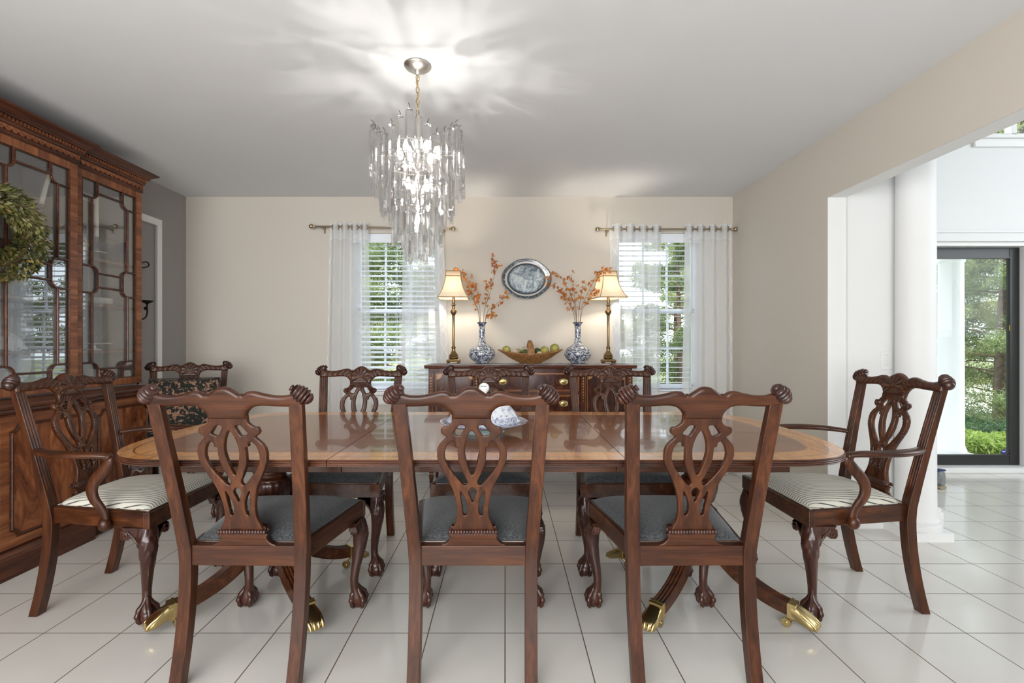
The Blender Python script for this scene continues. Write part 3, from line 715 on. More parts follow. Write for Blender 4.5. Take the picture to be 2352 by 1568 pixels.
tree('pale evergreen far behind the right window',4.6,13.0,7.0,1.5,10000,M['pinelite'],9,z0=.2,size=.16)
tree('pale evergreen far behind the left window',-3.6,13.5,7.5,2.0,11000,M['pinelite'],11,z0=.2,size=.17)
tree('evergreen partly seen at the left edge of the right window',1.6,12.4,3.2,1.2,6000,M['pine'],12,z0=0,size=.13)
tree('leafy evergreen high behind the foyer window',9.6,9.2,9.0,1.6,9000,M['pinelite'],13,z0=3.6,size=.15)
tree('grey green evergreen filling the middle of the left window view',-.95,9.0,5.6,1.4,13000,M['pine'],14,z0=-.1,trunk=.07,size=.12)
tree('tall pale evergreen behind the sideboard wall seen at the right edge of the left window',-.4,11.5,6.5,1.6,11000,M['pinelite'],15,z0=.1,size=.14)
tree('bushy evergreen low behind the right window',2.4,10.6,2.6,1.3,9000,M['pine'],16,z0=-.2,size=.12)
tree('feathery evergreen right of the bare trunk beyond the glass door',11.2,10.6,6.8,1.6,20000,M['pinelite'],17,z0=0,size=.10)
bush('dark_shrub','dark green shrub at the foot of the porch column','shrub',7.25,7.5,.55,.42,6000,M['box'],21,.045)
bush('dark_shrub','dark green shrub left of the bare tree trunk','shrub',8.05,8.2,.5,.40,5000,M['box'],22,.045)
bush('yellow_shrub','bright yellow green shrub below the tree outside the glass door','shrub',6.9,6.95,.42,.42,6500,M['fern'],23,.042)
# ---------------------------------------------------------------- chairs
def post_y(z):      # rake of the back
    return -.125*max(0,(z-.43)/.57)**1.1 if z > .43 else -.065*max(0,(.40-z)/.40)**1.8
def cpt(xc, yc):    # traced outline coordinates -> chair metres
    s = .000543+(yc-300)/(1235-300)*.000028
    return ((xc)*s, 1.159-yc*s)
def mirror(half, top=True):
    """half outline given on the right, ordered from top centre to bottom centre"""
    return half+[(-x,z) for x,z in reversed(half)]
def make_splat(parent, front_carve=True):
    h = [cpt(*p) for p in [(116,440),(116,478),(131,497),(150,509),(170,512),(181,528),(177,548),(160,562),(150,570),(170,592),(196,622),(206,665),(199,722),(170,782),(138,842),(114,900),(99,960),(93,1010),(97,1060),(112,1098),(130,1140)]]
    out = mirror([tuple(p) for p in catmull(h,4)])
    def hole(pts, k=4): return [tuple(cpt(*p)) for p in catmull(pts,k,True)]
    holes = []
    for s in (1,-1):
        holes.append(hole([(38*s,507),(70*s,500),(92*s,524),(110*s,548),(90*s,560),(66*s,563),(50*s,535)],2))
        holes.append(hole([(122*s,597),(150*s,628),(162*s,683),(146*s,737),(105*s,798),(50*s,858),(30*s,838),(56*s,785),(78*s,725),(84*s,660),(84*s,634),(100*s,628),(104*s,606)]))
        holes.append(hole([(74*s,893),(60*s,912),(40*s,955),(33*s,1005),(42*s,1040),(58*s,1036),(62*s,1000),(70*s,945)],3))
    holes.append(hole([(0,532),(28,575),(43,643),(33,715),(0,800),(-33,715),(-43,643),(-28,575)]))
    holes.append(hole([(0,873),(25,898),(14,930),(0,964),(-14,930),(-25,898)],2))
    def mp(x,z,t): return (x, post_y(z)+.012*(abs(x)/.11)**2*0+t, z)
    def fr(x,z,d):
        if not front_carve: return 0
        e = math.exp(-((d-.006)/.004)**2)*.0018
        rope = .0013*math.sin((z+abs(x)*.6)*520)*(abs(x)>.055)*(.56<z<.88)*(.5+.5*math.cos(min(1,d/.016)*math.pi))
        scr = .0035*math.sin(math.hypot(abs(x)-.075,z-.868)*700)*math.exp(-(math.hypot(abs(x)-.075,z-.868)/.022)**2)
        aca = .0030*math.sin(abs(x)*420+z*300)*math.exp(-((z-.895)/.022)**2)*(abs(x)<.06)
        aca2 = .0030*math.sin(abs(x)*500-z*330)*math.exp(-((z-.585)/.022)**2)*(abs(x)<.045)
        return e+rope+scr+aca+aca2
    m = MB(); relief(m,out,holes,.0028,.0095,.0035,.0070,mp,fr)
    sp = m.build('splat',M['wood_z'],parent,smooth=50,fixn=False)
    # shoe with gadroon moulding
    m = MB(); m.rings([[(x*w,y,z) for x,y in ((-1,-.016),(1,-.016),(1,.010),(-1,.010))] for w,z in ((.080,.505),(.078,.518),(.074,.526))])
    y0 = post_y(.51)
    N_=17
    for i in range(N_):
        x = -.078+.156*i/(N_-1); m.sphere((x,y0-.014,.511),(.0062,.006,.0085),8,6)
        m.sphere((x,y0+.011,.511),(.0062,.006,.0085),8,6)
    m.build('shoe_moulding',M['carve'],parent,smooth=50)
    m = MB(); w=[(.080,.503),(.079,.49),(.086,.474),(.105,.462),(.14,.457),(.165,.456)]
    out2 = mirror(catmull([(0.0,.503)]+w+[(.165,.45)],3)) ; out2 = [(x,z) for x,z in out2]
    relief(m,out2,[],.004,.011,.003,.009,lambda x,z,t:(x,post_y(z)+t+.002,z))
    m.build('splat_shoe',M['wood_x'],parent,smooth=50,fixn=False)
def make_crest(parent):
    top = [(0,.0,1.011),(.014,.0,1.009),(.030,0,1.000),(.044,0,.990),(.050,0,.9865),(.056,0,.9885),(.062,0,.986),(.070,0,.992),(.083,0,.9965),(.10,0,.996),(.125,0,.9895),(.16,0,.983),(.195,0,.983),(.22,0,.990),(.238,0,.999)]
    bot = [(.252,.985),(.250,.965),(.247,.945),(.225,.943),(.205,.9455),(.17,.9465),(.13,.949),(.105,.9485),(.085,.943),(.070,.930),(.0625,.915),(.0625,.905)]
    half = catmull([(a,c) for a,_,c in top],3)+catmull(bot,3)
    out = mirror([tuple(p) for p in half])
    def mp(x,z,t): return (x, post_y(min(z,1.0))+t-.006*math.cos(x*6)+.004, z)
    def fr(x,z,d):
        r = math.hypot(x,z-.952); a = math.atan2(x,z-.952)
        h = 0
        if r < .058 and abs(a) < 2.2: h += (.0038*abs(math.cos(a*5.5))+.002)*min(1,(.058-r)/.006)*min(1,r/.018)
        elif abs(x) > .056 and abs(x) < .235:
            u = abs(x); q = math.sin(u*210+ (z-.97)*260)
            h += (.0023*max(0,q)+.0011*math.sin(u*560-z*430))*min(1,d/.006)*(1 if u<.20 else .4)
            h += .0022*math.sin(math.hypot(u-.068,z-.972)*600)*math.exp(-(math.hypot(u-.068,z-.972)/.014)**2)
        if r<.012: h += .004*math.cos(r/.012*1.5)
        return h*min(1,d/.004)
    m = MB(); relief(m,out,[],.0026,.0165,.016,.004,mp,fr)
    cr = m.build('crest_rail',M['wood_x'],parent,smooth=60,fixn=False)
    for s in (1,-1):
        ax = Vector((.74*s,.30,-.60)).normalized()
        R = Matrix.Translation((.246*s,post_y(.985)-.002,.987)) @ ax.to_track_quat('Z','Y').to_matrix().to_4x4()
        prof=[(.004,-.040),(.010,-.039),(.011,-.034),(.007,-.032),(.013,-.031),(.020,-.028)]
        for k in range(5):
            z=-.026+k*.0115; rr=[.022,.0265,.0285,.0265,.021][k]
            prof += [(rr-.006,z),(rr-.001,z+.0025),(rr,z+.0055),(rr-.001,z+.0085)]
        prof += [(.014,.036),(.004,.040)]
        m = MB(); m.lathe(prof,20,M=R); m.build('scroll_ear',M['carve'],cr,smooth=70)
def make_posts(parent, w0=.0, zscale=1):
    for s in (1,-1):
        rs = []
        zs = list(np.linspace(0,.40,10))+list(np.linspace(.45,.955,12))
        for z in zs:
            if z < .42: xc=.197-.003*(1-z/.4); wx=.021; wy=.0185+.002*(z/.4)
            else: xc=.197+.031*(z-.42)/.53; wx=.0225-.002*(z-.42); wy=.019-.006*(z-.42)/.5
            y=post_y(z)+(-.002)
            yo=y-.0
            wxx = wx
            # front face carries three flutes above the seat
            pts=[(xc-wxx,yo-wy),(xc+wxx,yo-wy),(xc+wxx,yo+wy)]
            if z>=.50 and z<=.93:
                k=wxx
                for c in (.58,.0,-.58):
                    pts += [(xc+k*(c+.20),yo+wy),(xc+k*c,yo+wy-.0045),(xc+k*(c-.20),yo+wy)]
            else:
                k=wxx
                for c in (.58,.0,-.58): pts += [(xc+k*(c+.20),yo+wy),(xc+k*c,yo+wy-.0003),(xc+k*(c-.20),yo+wy)]
            pts += [(xc-wxx,yo+wy)]
            rs.append([(s*x,yy,z) for x,yy in pts])
        m = MB(); m.rings(rs); m.build('back_post',M['wood_z'],parent,smooth=40,bevel=.0022)
def claw_leg(parent, sx, fx, fy, top=.396, carve=M['carve']):
    """cabriole front leg with claw and ball foot; outward diagonal = (sx, 1)"""
    d = Vector((sx,1,0)).normalized(); 
    prof = [(top,.0,.030,.7),(.375,.004,.034,.85),(.350,.013,.036,.95),(.315,.020,.0330,1),(.27,.017,.0275,1),(.22,.007,.0230,1),(.17,-.004,.0195,1),(.13,-.010,.0172,1),(.100,-.009,.0168,1),(.082,-.003,.020,1),(.066,.004,.026,1),(.050,.006,.030,1),(.034,.007,.029,1)]
    def ring(z,o,r,q,n=28):
        R=[]
        for j in range(n):
            a=2*math.pi*j/n; ca,sa=math.cos(a),math.sin(a)
            p = .55+.45*q
            rr = r
            if .2<z<top-.01:   # acanthus carving on the knee
                t=min(1,(z-.2)/.08)
                rel=(math.atan2(sx*0+sa,ca)-math.atan2(d.y,d.x)+math.pi)%(2*math.pi)-math.pi
                if abs(rel)<1.7: rr += .0026*t*math.sin(abs(rel)*9+ z*110)
            e=.62 if q<.8 else (.8 if q<.9 else 1)
            R.append((fx+d.x*o+rr*math.copysign(abs(ca)**e,ca), fy+d.y*o+rr*math.copysign(abs(sa)**e,sa), z))
        return R
    zs=[p[0] for p in prof][::-1]
    P = np.array(prof)[::-1]; zz = np.concatenate([np.linspace(.034,.10,7),np.linspace(.11,.38,30),[top]])
    m = MB(); m.rings([ring(z,np.interp(z,P[:,0],P[:,1]),np.interp(z,P[:,0],P[:,2]),np.interp(z,P[:,0],P[:,3])) for z in zz])
    # scroll brackets under the rails
    for ax in (0,1):
        pts=[(.010,0),(.012,-.078),(.024,-.062),(.036,-.046),(.048,-.040),(.060,-.050),(.076,-.050),(.088,-.038),(.088,-.020),(.078,-.010),(.086,0)]
        pl=catmull(pts,3)
        for (w,sc) in ((.013,1),(.019,.72)):
            if ax==0: m.prism([(fx-sx*u,top+.001+v*sc) for u,v in pl],'y',fy+.028-w-.012,fy+.028)
            else: m.prism([(fy-u,top+.001+v*sc) for u,v in pl],'x',fx+sx*(.028-w-.012),fx+sx*.028)
        for k in range(4):
            q=np.linspace(-1.3,2*math.pi*.95,18) if k==0 else np.linspace(0,1,10); rr=np.linspace(.019,.003,len(q))
            cxx=.070; cz=top-.030
            if k:
                o=.012*(k-1); Q=catmull([(.014+o*.5,-.078+o*1.6),(.024+o,-.050+o*.8),(.040+o*.6,-.030+o*.35),(.058,-.016+o*.2)],4)
                if ax==0: m.tube([(fx-sx*u,fy+.030,top+v) for u,v in Q],[.0042-.0002*i for i in range(len(Q))],6)
                else: m.tube([(fx+sx*.030,fy-u,top+v) for u,v in Q],[.0042-.0002*i for i in range(len(Q))],6)
                continue
            if ax==0: m.tube([(fx-sx*(cxx+r*math.cos(a)),fy+.029,cz+r*math.sin(a)) for a,r in zip(q,rr)],.0032,5)
            else: m.tube([(fx+sx*.029,fy-(cxx+r*math.cos(a)),cz+r*math.sin(a)) for a,r in zip(q,rr)],.0032,5)
    lg = m.build('front_leg',carve,parent,smooth=60)
    bc = Vector((fx+d.x*.012,fy+d.y*.012,.032))
    m = MB(); m.sphere(bc,(.029,.029,.031),18,12)
    for k in range(4):
        a = math.atan2(d.y,d.x)+k*math.pi/2*1.0
        dd = Vector((math.cos(a),math.sin(a),0)); pts=[]; rad=[]
        for (r,z,w) in ((.004,.105,.008),(.010,.088,.010),(.020,.073,.011),(.030,.061,.0115),(.0335,.050,.0085),(.0365,.040,.0115),(.034,.029,.008),(.031,.018,.0095),(.024,.007,.0055)):
            c = Vector((fx,fy,0)).lerp(Vector((bc.x,bc.y,0)),min(1,(.105-z)/.06)); p=c+dd*r; pts.append((p.x,p.y,z)); rad.append(w)
        m.tube(catmull(pts,2),list(np.interp(np.linspace(0,8,17),range(9),rad)),8)
    m.build('claw_foot',carve,lg,smooth=70)
def make_seat(parent, cushion, wf=.535, wb=.39, yb=.012, yf=.478, stripe=False):
    zt,zb=.460,.392
    m = MB()
    def fr(y): t=(y-yb)/(yf-yb); return (wb+(wf-wb)*t)/2
    th=.024
    for s in (1,-1):
        xa,xb = s*fr(yb),s*fr(yf-th); ye=yf-th-.0005
        m.add([(xa,yb,zb),(xb,ye,zb),(xb-s*th,ye,zb),(xa-s*th,yb,zb),(xa,yb,zt),(xb,ye,zt),(xb-s*th,ye,zt),(xa-s*th,yb,zt)],[(0,1,5,4),(2,3,7,6),(4,5,6,7),(0,3,2,1),(0,4,7,3),(1,2,6,5)])
        m.prism([(yb,zb),(yb+.045,zb),(yb+.028,zb-.010),(yb,zb-.016)],'x',xa-s*th,xa) if False else None
    m.box(-wf/2,yf-th,zb,wf/2,yf,zt)
    m.build('seat_rail',M['wood_y'],parent,smooth=0,bevel=.003,seg=2)
    m = MB(); m.box(-.178,-.017,zb,.178,.013,zt); m.build('rear_seat_rail',M['wood_x'],parent,smooth=0,bevel=.002)
    # domed cushion
    G=[]; nu,nv=29,29; ins=.013
    for i in range(nu):
        u=-1+2*i/(nu-1); row=[]
        for j in range(nv):
            v=j/(nv-1); y=yb+.006+(yf-ins-yb-.006)*v
            x=u*(fr(y)-ins)
            ex=1-abs(u)**5; ey=1-abs(2*v-1)**6
            z=zt-.002+.056*(max(0,ex)**.40)*(max(0,ey)**.40)*(.68+.32*(1-u*u)*(1-(2*v-1)**2))
            notch = 1
            row.append((x,y,z))
        G.append(row)
    m = MB(); m.grid(G)
    b = [G[i][0] for i in range(nu)]+[G[-1][j] for j in range(1,nv)]+[G[i][-1] for i in range(nu-2,-1,-1)]+[G[0][j] for j in range(nv-2,0,-1)]
    m.rings([[(x,y,zt-.004) for x,y,z in b],[(x*.99,y,zt+.006) for x,y,z in b]],True)
    cu = m.build('seat_cushion',cushion,parent,smooth=60)
    m = MB(); m.tube([(x*1.004,y+(.001 if y>.2 else -.001),zt+.001) for x,y,z in b],.0035,6,closed=True); m.build('cushion_piping',M['line'] if not stripe else M['line'],cu,smooth=60)
def make_chair(name,label,arm=False):
    t = thing(name,label,'chair')
    make_splat(t); make_crest(t); make_posts(t)
    wf = .565 if arm else .535
    make_seat(t, M['stripe'] if arm else M['tweed'], wf=wf, wb=.41 if arm else .39, yf=.474 if arm else .478, stripe=arm)
    fy=(.474 if arm else .478)-.031
    for s in (1,-1): claw_leg(t,s,s*(wf/2-.031),fy)
    if arm:
        for s in (1,-1):
            P=[(.218*s,post_y(.69)+.012,.700),(.252*s,.0,.704),(.296*s,.06,.706),(.323*s,.15,.706),(.327*s,.23,.705),(.318*s,.29,.703),(.309*s,.328,.697)]
            P=catmull(P,4); n=len(P)
            m = MB(); m.tube(P,[.020+.006*math.sin(math.pi*i/(n-1)) for i in range(n)],12,flat=(.55,1.0)); m.build('armrest',M['wood_y'],t,smooth=60)
            x0=.272*s
            P=[(a*s,b,c) for a,b,c in [(.306,.318,.698),(.306,.330,.675),(.304,.306,.640),(.300,.270,.600),(.297,.253,.560),(.292,.258,.520),(.284,.276,.485),(.278,.287,.455),(.276,.288,.42)]]
            P=catmull(P,4); n=len(P)
            m = MB(); m.tube(P,[.0138+.0045*math.sin(math.pi*min(1,i/(n*.8))) for i in range(n)],12,flat=(1.25,.75)); m.sphere((.279*s,.288,.412),(.021,.024,.027),16,12); m.sphere((.3075*s,.325,.694),(.0185,.019,.0155),16,12)
            m.build('arm_support',M['wood_z'],t,smooth=60)
    return t
side = make_chair('dining_chair','carved mahogany chair seen from behind in the middle of the near side of the table')
side.location=(-.108,1.675,0)
G1='carved side chairs with grey seats round the table'
side['group']=G1
dup(side,(-.890,1.675,0),math.radians(-1),'carved mahogany chair seen from behind at the left of the near side of the table')
dup(side,(.634,1.675,0),math.radians(.5),'carved mahogany chair seen from behind at the right of the near side of the table')
PI=math.pi
dup(side,(-.880,2.868,0),PI,'carved side chair facing the viewer across the table in front of the left window')
dup(side,(-.100,2.868,0),PI,'carved side chair facing the viewer across the table in front of the sideboard drawers')
dup(side,(.640,2.868,0),PI,'carved side chair facing the viewer across the table before the right end of the sideboard')
arm = make_chair('armchair','carved mahogany armchair with striped seat at the left table end by the china cabinet',True)
arm['group']='striped armchairs at the table ends'
arm.location=(-1.918,2.262,0); arm.rotation_euler=(0,0,-PI/2)
dup(arm,(1.720,2.282,0),PI/2,'carved mahogany armchair with striped seat at the right table end by the white column')
dup(side,(-2.315,3.55,0),PI+math.radians(24),'carved mahogany chair with a leaf-print pillow standing in the back left corner',group='spare chair in the corner')
# pillow on the corner chair
t = thing('throw_pillow','black and tan leaf-print pillow leaning on the corner chair','pillow',(-2.315,3.55,.50),PI+math.radians(24))
G=[]; n=21
for sgn in (1,-1):
    G=[]
    for i in range(n):
        u=-1+2*i/(n-1); row=[]
        for j in range(n):
            v=-1+2*j/(n-1); k=(max(0,1-u**4)*max(0,1-v**4))**.5
            px=.215*u*(1-.05*(1-v*v)); pz=.20*v*(1-.05*(1-u*u)); row.append((px, sgn*.075*k, pz))
        G.append(row)
    R=Matrix.Translation((0,.105,.205)) @ Matrix.Rotation(math.radians(12),4,'X')
    if sgn==1: m=MB(); 
    m.grid([[tuple(R@Vector(p)) for p in r] for r in G])
m.build('pillow_cover',M['leopard'],t,smooth=180)
m=MB(); q=[]
for a in np.linspace(0,1,40,endpoint=False):
    k=a*4; e=int(k); f=k-e; c=[(-1,-1),(1,-1),(1,1),(-1,1)]; p0=c[e]; p1=c[(e+1)%4]; q.append((.215*(p0[0]+(p1[0]-p0[0])*f),0,.20*(p0[1]+(p1[1]-p0[1])*f)))
m.tube(q,.004,6,closed=True,M=R); m.build('pillow_piping',M['iron'],t,smooth=60)
# ---------------------------------------------------------------- dining table
TC=(-.088,2.226); HY=.587; ZT=.756
tb = thing('dining_table','long inlaid mahogany table with D ends on two pedestals','table',(TC[0],TC[1],0))
XA=1.0; EA=.40   # straight part to +-XA, then a superellipse
def end_outline(s):
    pts=[]
    for a in np.linspace(-math.pi/2,math.pi/2,73):
        ca,sa=max(0,math.cos(a)),math.sin(a); e=2/3
        pts.append((TC[0]+s*(XA+EA*ca**e), TC[1]+HY*math.copysign(abs(sa)**e,sa)))
    return pts
def offset(pl, o, xcut, s):
    P=np.array(pl); T=np.zeros_like(P); T[1:-1]=P[2:]-P[:-2]; T[0]=(s,0); T[-1]=(-s,0)
    T/=np.linalg.norm(T,axis=1)[:,None]; Nn=np.stack([-T[:,1],T[:,0]],1)*s
    return [tuple(p) for p in P+Nn*o]
# reeded edge profile: (inset, z)
EP=[(.012,ZT-.024),(.003,ZT-.0235),(.0,ZT-.021),(.001,ZT-.0185),(.0055,ZT-.0175),(.001,ZT-.0165),(.0,ZT-.0145),(.001,ZT-.0125),(.0055,ZT-.0115),(.001,ZT-.0105),(.0,ZT-.008),(.001,ZT-.0065),(.005,ZT-.0055),(.001,ZT-.0045),(.0005,ZT-.002),(.004,ZT)]
RG=[(.004,.050,'band'),(.050,.054,'line'),(.054,.118,'band'),(.118,.121,'line'),(.121,.125,'inlay')]
tm=[M['top'],M['band'],M['line'],M['inlay'],M['edge']]; ti={'top':0,'band':1,'line':2,'inlay':3,'edge':4}
SE=[-.600,-.093,.410]; gp=.0012
def sect_end(s, xcut):
    ol=end_outline(s); ol=[(xcut,TC[1]-HY)]+ol+[(xcut,TC[1]+HY)]
    if s<0: pass
    m=MB(); m.cur=ti['edge']; m.rings([[(x,y,z) for x,y in offset(ol,i,xcut,s)] for i,z in EP],cap=False,closed=False)
    for a,b,k in RG:
        m.cur=ti[k]; A=offset(ol,a,xcut,s); B=offset(ol,b,xcut,s)
        m.rings([[(x,y,ZT) for x,y in A],[(x,y,ZT) for x,y in B]],cap=False,closed=False)
    m.cur=0; m.add([(x,y,ZT) for x,y in offset(ol,.125,xcut,s)],[tuple(range(len(ol)))])
    m.cur=4; B=offset(ol,.012,xcut,s); m.add([(x,y,ZT-.024) for x,y in B],[tuple(range(len(ol)))])
    m.add([(xcut,TC[1]-HY+.004,ZT-.0235),(xcut,TC[1]+HY-.004,ZT-.0235),(xcut,TC[1]+HY-.004,ZT-.001),(xcut,TC[1]-HY+.004,ZT-.001)],[(0,1,2,3)])
    m.build('table_end',tm,tb,world=True,smooth=30)
sect_end(-1,SE[0]-gp); sect_end(1,SE[2]+gp)
def leafs(xa,xb):
    xa+=gp; xb-=gp; m=MB()
    for sy in (-1,1):
        Y=lambda i: TC[1]+sy*(HY-i)
        m.cur=4; m.rings([[(xa,Y(i),z),(xb,Y(i),z)] for i,z in EP],cap=False,closed=False)
        for a,b,k in RG:
            m.cur=ti[k]; m.add([(xa,Y(a),ZT),(xb,Y(a),ZT),(xb,Y(b),ZT),(xa,Y(b),ZT)],[(0,1,2,3)])
    y0,y1=TC[1]-HY+.125,TC[1]+HY-.125
    m.cur=0; m.add([(xa,y0,ZT),(xb,y0,ZT),(xb,y1,ZT),(xa,y1,ZT)],[(0,1,2,3)])
    m.cur=4; m.add([(xa,y0-.11,ZT-.024),(xb,y0-.11,ZT-.024),(xb,y1+.11,ZT-.024),(xa,y1+.11,ZT-.024)],[(0,1,2,3)])
    for x in (xa,xb): m.add([(x,TC[1]-HY+.004,ZT-.0235),(x,TC[1]+HY-.004,ZT-.0235),(x,TC[1]+HY-.004,ZT-.001),(x,TC[1]-HY+.004,ZT-.001)],[(0,1,2,3)])
    m.build('table_leaf',tm,tb,world=True,smooth=30)
leafs(SE[0],SE[1]); leafs(SE[1],SE[2])
m=MB(); ax0,ax1,ay0,ay1=-1.235,1.045,TC[1]-.44,TC[1]+.44; z0,z1=.676,ZT-.025
cuts=[ax0]+SE+[ax1]
for a,b in zip(cuts,cuts[1:]):
    m.box(a+.001,ay0,z0,b-.001,ay0+.022,z1); m.box(a+.001,ay1-.022,z0,b-.001,ay1,z1)
m.box(ax0,ay0+.022,z0,ax0+.022,ay1-.022,z1); m.box(ax1-.022,ay0+.022,z0,ax1,ay1-.022,z1)
m.build('apron',M['wood_x'],tb,world=True,smooth=0,bevel=.002)
m=MB(); m.box(ax0+.03,TC[1]-.12,.690,ax1-.03,TC[1]-.07,z1); m.box(ax0+.03,TC[1]+.07,.690,ax1-.03,TC[1]+.12,z1)
m.build('slide_rail',M['wood_x'],tb,world=True,smooth=0)
def pedestal(px,py):
    m=MB(); m.box(px-.20,py-.17,.700,px+.20,py+.17,ZT-.026)
    m.lathe([(.10,.70),(.075,.69),(.055,.675),(.045,.655),(.048,.645),(.062,.635),(.066,.62),(.070,.60),(.072,.585),(.080,.575),(.080,.565),(.060,.557),(.060,.545),(.074,.535),(.078,.51),(.074,.48),(.064,.44),(.055,.425),(.060,.415),(.060,.40),(.082,.395),(.088,.37),(.088,.27),(.078,.25),(.05,.235),(.03,.22)],32,c=(px,py))
    pc = m.build('pedestal',M['wood_z'],tb,world=True,smooth=35)
    m=MB(); m.lathe([(.070,.535),(.079,.525),(.083,.51),(.080,.48),(.069,.44),(.058,.428)],64,c=(px,py),cap=False,lobes=(16,.035)); m.build('carved_bulb',M['carve'],pc,world=True,smooth=50)
    for sx in (-1,1):
        for sy in (-1,1):
            th=math.atan2(sy,sx); R=Matrix.Translation((px,py,0)) @ Matrix.Rotation(th,4,'Z')
            path=catmull([(.045,.335),(.075,.265),(.12,.205),(.18,.155),(.25,.118),(.32,.094),(.395,.080)],5)
            rs=[]
            for i,(r,z) in enumerate(path):
                a=path[max(0,i-1)]; b=path[min(len(path)-1,i+1)]; tx,tz=b[0]-a[0],b[1]-a[1]; L=math.hypot(tx,tz); nx,nz=-tz/L,tx/L
                if nz<0: nx,nz=-nx,-nz
                h=.034-.010*i/len(path); w=.024
                ring=[(r-nx*h,-w,z-nz*h),(r-nx*h,w,z-nz*h),(r+nx*h,w,z+nz*h)]
                for c in (.6,0,-.6): ring += [(r+nx*h,w*(c+.22),z+nz*h),(r+nx*(h-.005),w*c,z+nz*(h-.005)),(r+nx*h,w*(c-.22),z+nz*h)]
                ring += [(r+nx*h,-w,z+nz*h)]
                rs.append(ring)
            m=MB(); m.rings(rs,M=R); lg=m.build('table_leg',M['wood_x'],tb,world=True,smooth=40)
            R=R @ Matrix.Translation((.036,0,0))   # brass lion paw
            m=MB(); m.cbox((.352,0,.080),(.030,.056,.056),R@Matrix.Rotation(0,4,'Z')); m.cbox((.345,0,.081),(.008,.060,.060),R)
            m.rings([[(r, w*1.06*math.copysign(abs(math.cos(a))**.45,math.cos(a)), zc+hh*math.copysign(abs(math.sin(a))**.6,math.sin(a))) for a in np.linspace(0,2*math.pi,20,endpoint=False)] for r,w,zc,hh in ((.352,.027,.080,.027),(.370,.028,.070,.028),(.390,.031,.062,.026),(.410,.032,.052,.023),(.428,.029,.045,.018),(.438,.02,.040,.012))],M=R)
            for c in (-.024,-.008,.008,.024):
                m.tube([(.368,c*.8,.092),(.384,c,.082),(.402,c*1.1,.070),(.420,c*1.1,.060),(.434,c*1.05,.048),(.440,c,.034)],[.004,.0062,.0078,.0068,.0078,.0045],8,M=R)
            m.build('brass_paw',M['brass'],lg,world=True,smooth=50)
            m=MB(); m.tube([(.362,0,.056),(.360,0,.044),(.345,0,.036),(.330,0,.022)],[.009,.009,.007,.006],8,M=R,flat=(1,.9)); m.tube([(.328,-.009,.0185),(.328,.009,.0185)],.0185,20,M=R)
            m.tube([(.328,-.013,.0185),(.328,.013,.0185)],.006,10,M=R)
            m.build('caster',M['brass'],lg,world=True,smooth=40)
pedestal(-1.07,2.240); pedestal(.885,2.237)

# ---------------------------------------------------------------- covered dish on the table
dx,dy=-.093,2.16
t=thing('covered_dish','blue and white floral covered dish with domed lid on the table','covered dish',(dx,dy,ZT))
def L(prof,name,mat,par,n=48,c=None,**k):
    m=MB(); m.lathe(prof,n,c=c or (dx,dy),**k); return m.build(name,mat,par,world=True,smooth=50)
L([(.088,ZT),(.092,ZT+.006),(.085,ZT+.014),(.100,ZT+.020),(.140,ZT+.030),(.165,ZT+.036)],'dish_foot',M['celadon'],t)
L([(.10,ZT+.030),(.165,ZT+.036),(.192,ZT+.048),(.194,ZT+.052),(.185,ZT+.052),(.160,ZT+.046),(.10,ZT+.044)],'plate',M['dish_b'],t,n=72,lobes=(12,.003))
lid=L([(.160,ZT+.047),(.164,ZT+.056),(.158,ZT+.060),(.153,ZT+.070),(.147,ZT+.078)],'lid_border',M['dish_b'],t)
L([(.147,ZT+.078),(.138,ZT+.092),(.122,ZT+.110),(.100,ZT+.130),(.075,ZT+.146),(.045,ZT+.158),(.020,ZT+.163),(.012,ZT+.167)],'domed_lid',M['dish'],t)
m=MB(); m.lathe([(.012,ZT+.165),(.010,ZT+.172),(.016,ZT+.178)],20,c=(dx,dy)); m.sphere((dx,dy,ZT+.196),(.0235,.0235,.023),24,16)
kn=m.build('lid_knob',M['china'],t,world=True,smooth=60)
m=MB(); rg=np.random.default_rng(2)
for i in range(11):     # small dark lettering across the knob
    a=-math.pi/2+(-.60+i*.12); r=.0236
    h=.0035 if i in (0,5) else .0022
    for q in (-.03,.03):
        aa=a+q; m.tube([(dx+r*math.cos(aa)*.93,dy+r*math.sin(aa)*.93,ZT+.2035-h+rg.random()*.001),(dx+r*math.cos(aa)*.91,dy+r*math.sin(aa)*.91,ZT+.2035+h)],.0006,4)
m.build('knob_lettering',M['ink'],kn,world=True)

# ---------------------------------------------------------------- chandelier
hx,hy=-.412,2.30
t=thing('chandelier','tiered crystal prism chandelier hanging lit from the ceiling','chandelier',(hx,hy,H))
m=MB(); m.lathe([(.062,H),(.064,H-.004),(.058,H-.012),(.042,H-.022),(.022,H-.028),(.012,H-.030),(.012,H-.040),(.009,H-.046)],40,c=(hx,hy)); m.build('ceiling_canopy',M['steel'],t,world=True,smooth=50)
m=MB(); z=H-.046; k=0
while z>2.20:
    R=Matrix.Translation((hx,hy,z-.014)) @ Matrix.Rotation(math.radians(90*(k%2)+20),4,'Z')
    m.tube([(.0075*math.cos(a),0,.0165*math.sin(a)) for a in np.linspace(0,2*math.pi,12,endpoint=False)],.0019,5,closed=True,M=R); z-=.0275; k+=1
m.build('chain',M['brass'],t,world=True)
m=MB(); m.tube([(hx+.006*math.sin(z*60),hy+.006*math.cos(z*60),z) for z in np.linspace(H-.046,2.17,24)],.0026,6); m.build('supply_cord',M['cord'],t,world=True)
TI=[(.205,2.152,32,.232,.0155),(.160,1.985,27,.228,.0150),(.108,1.862,18,.222,.0145),(.052,1.775,9,.215,.0145)]
m=MB()
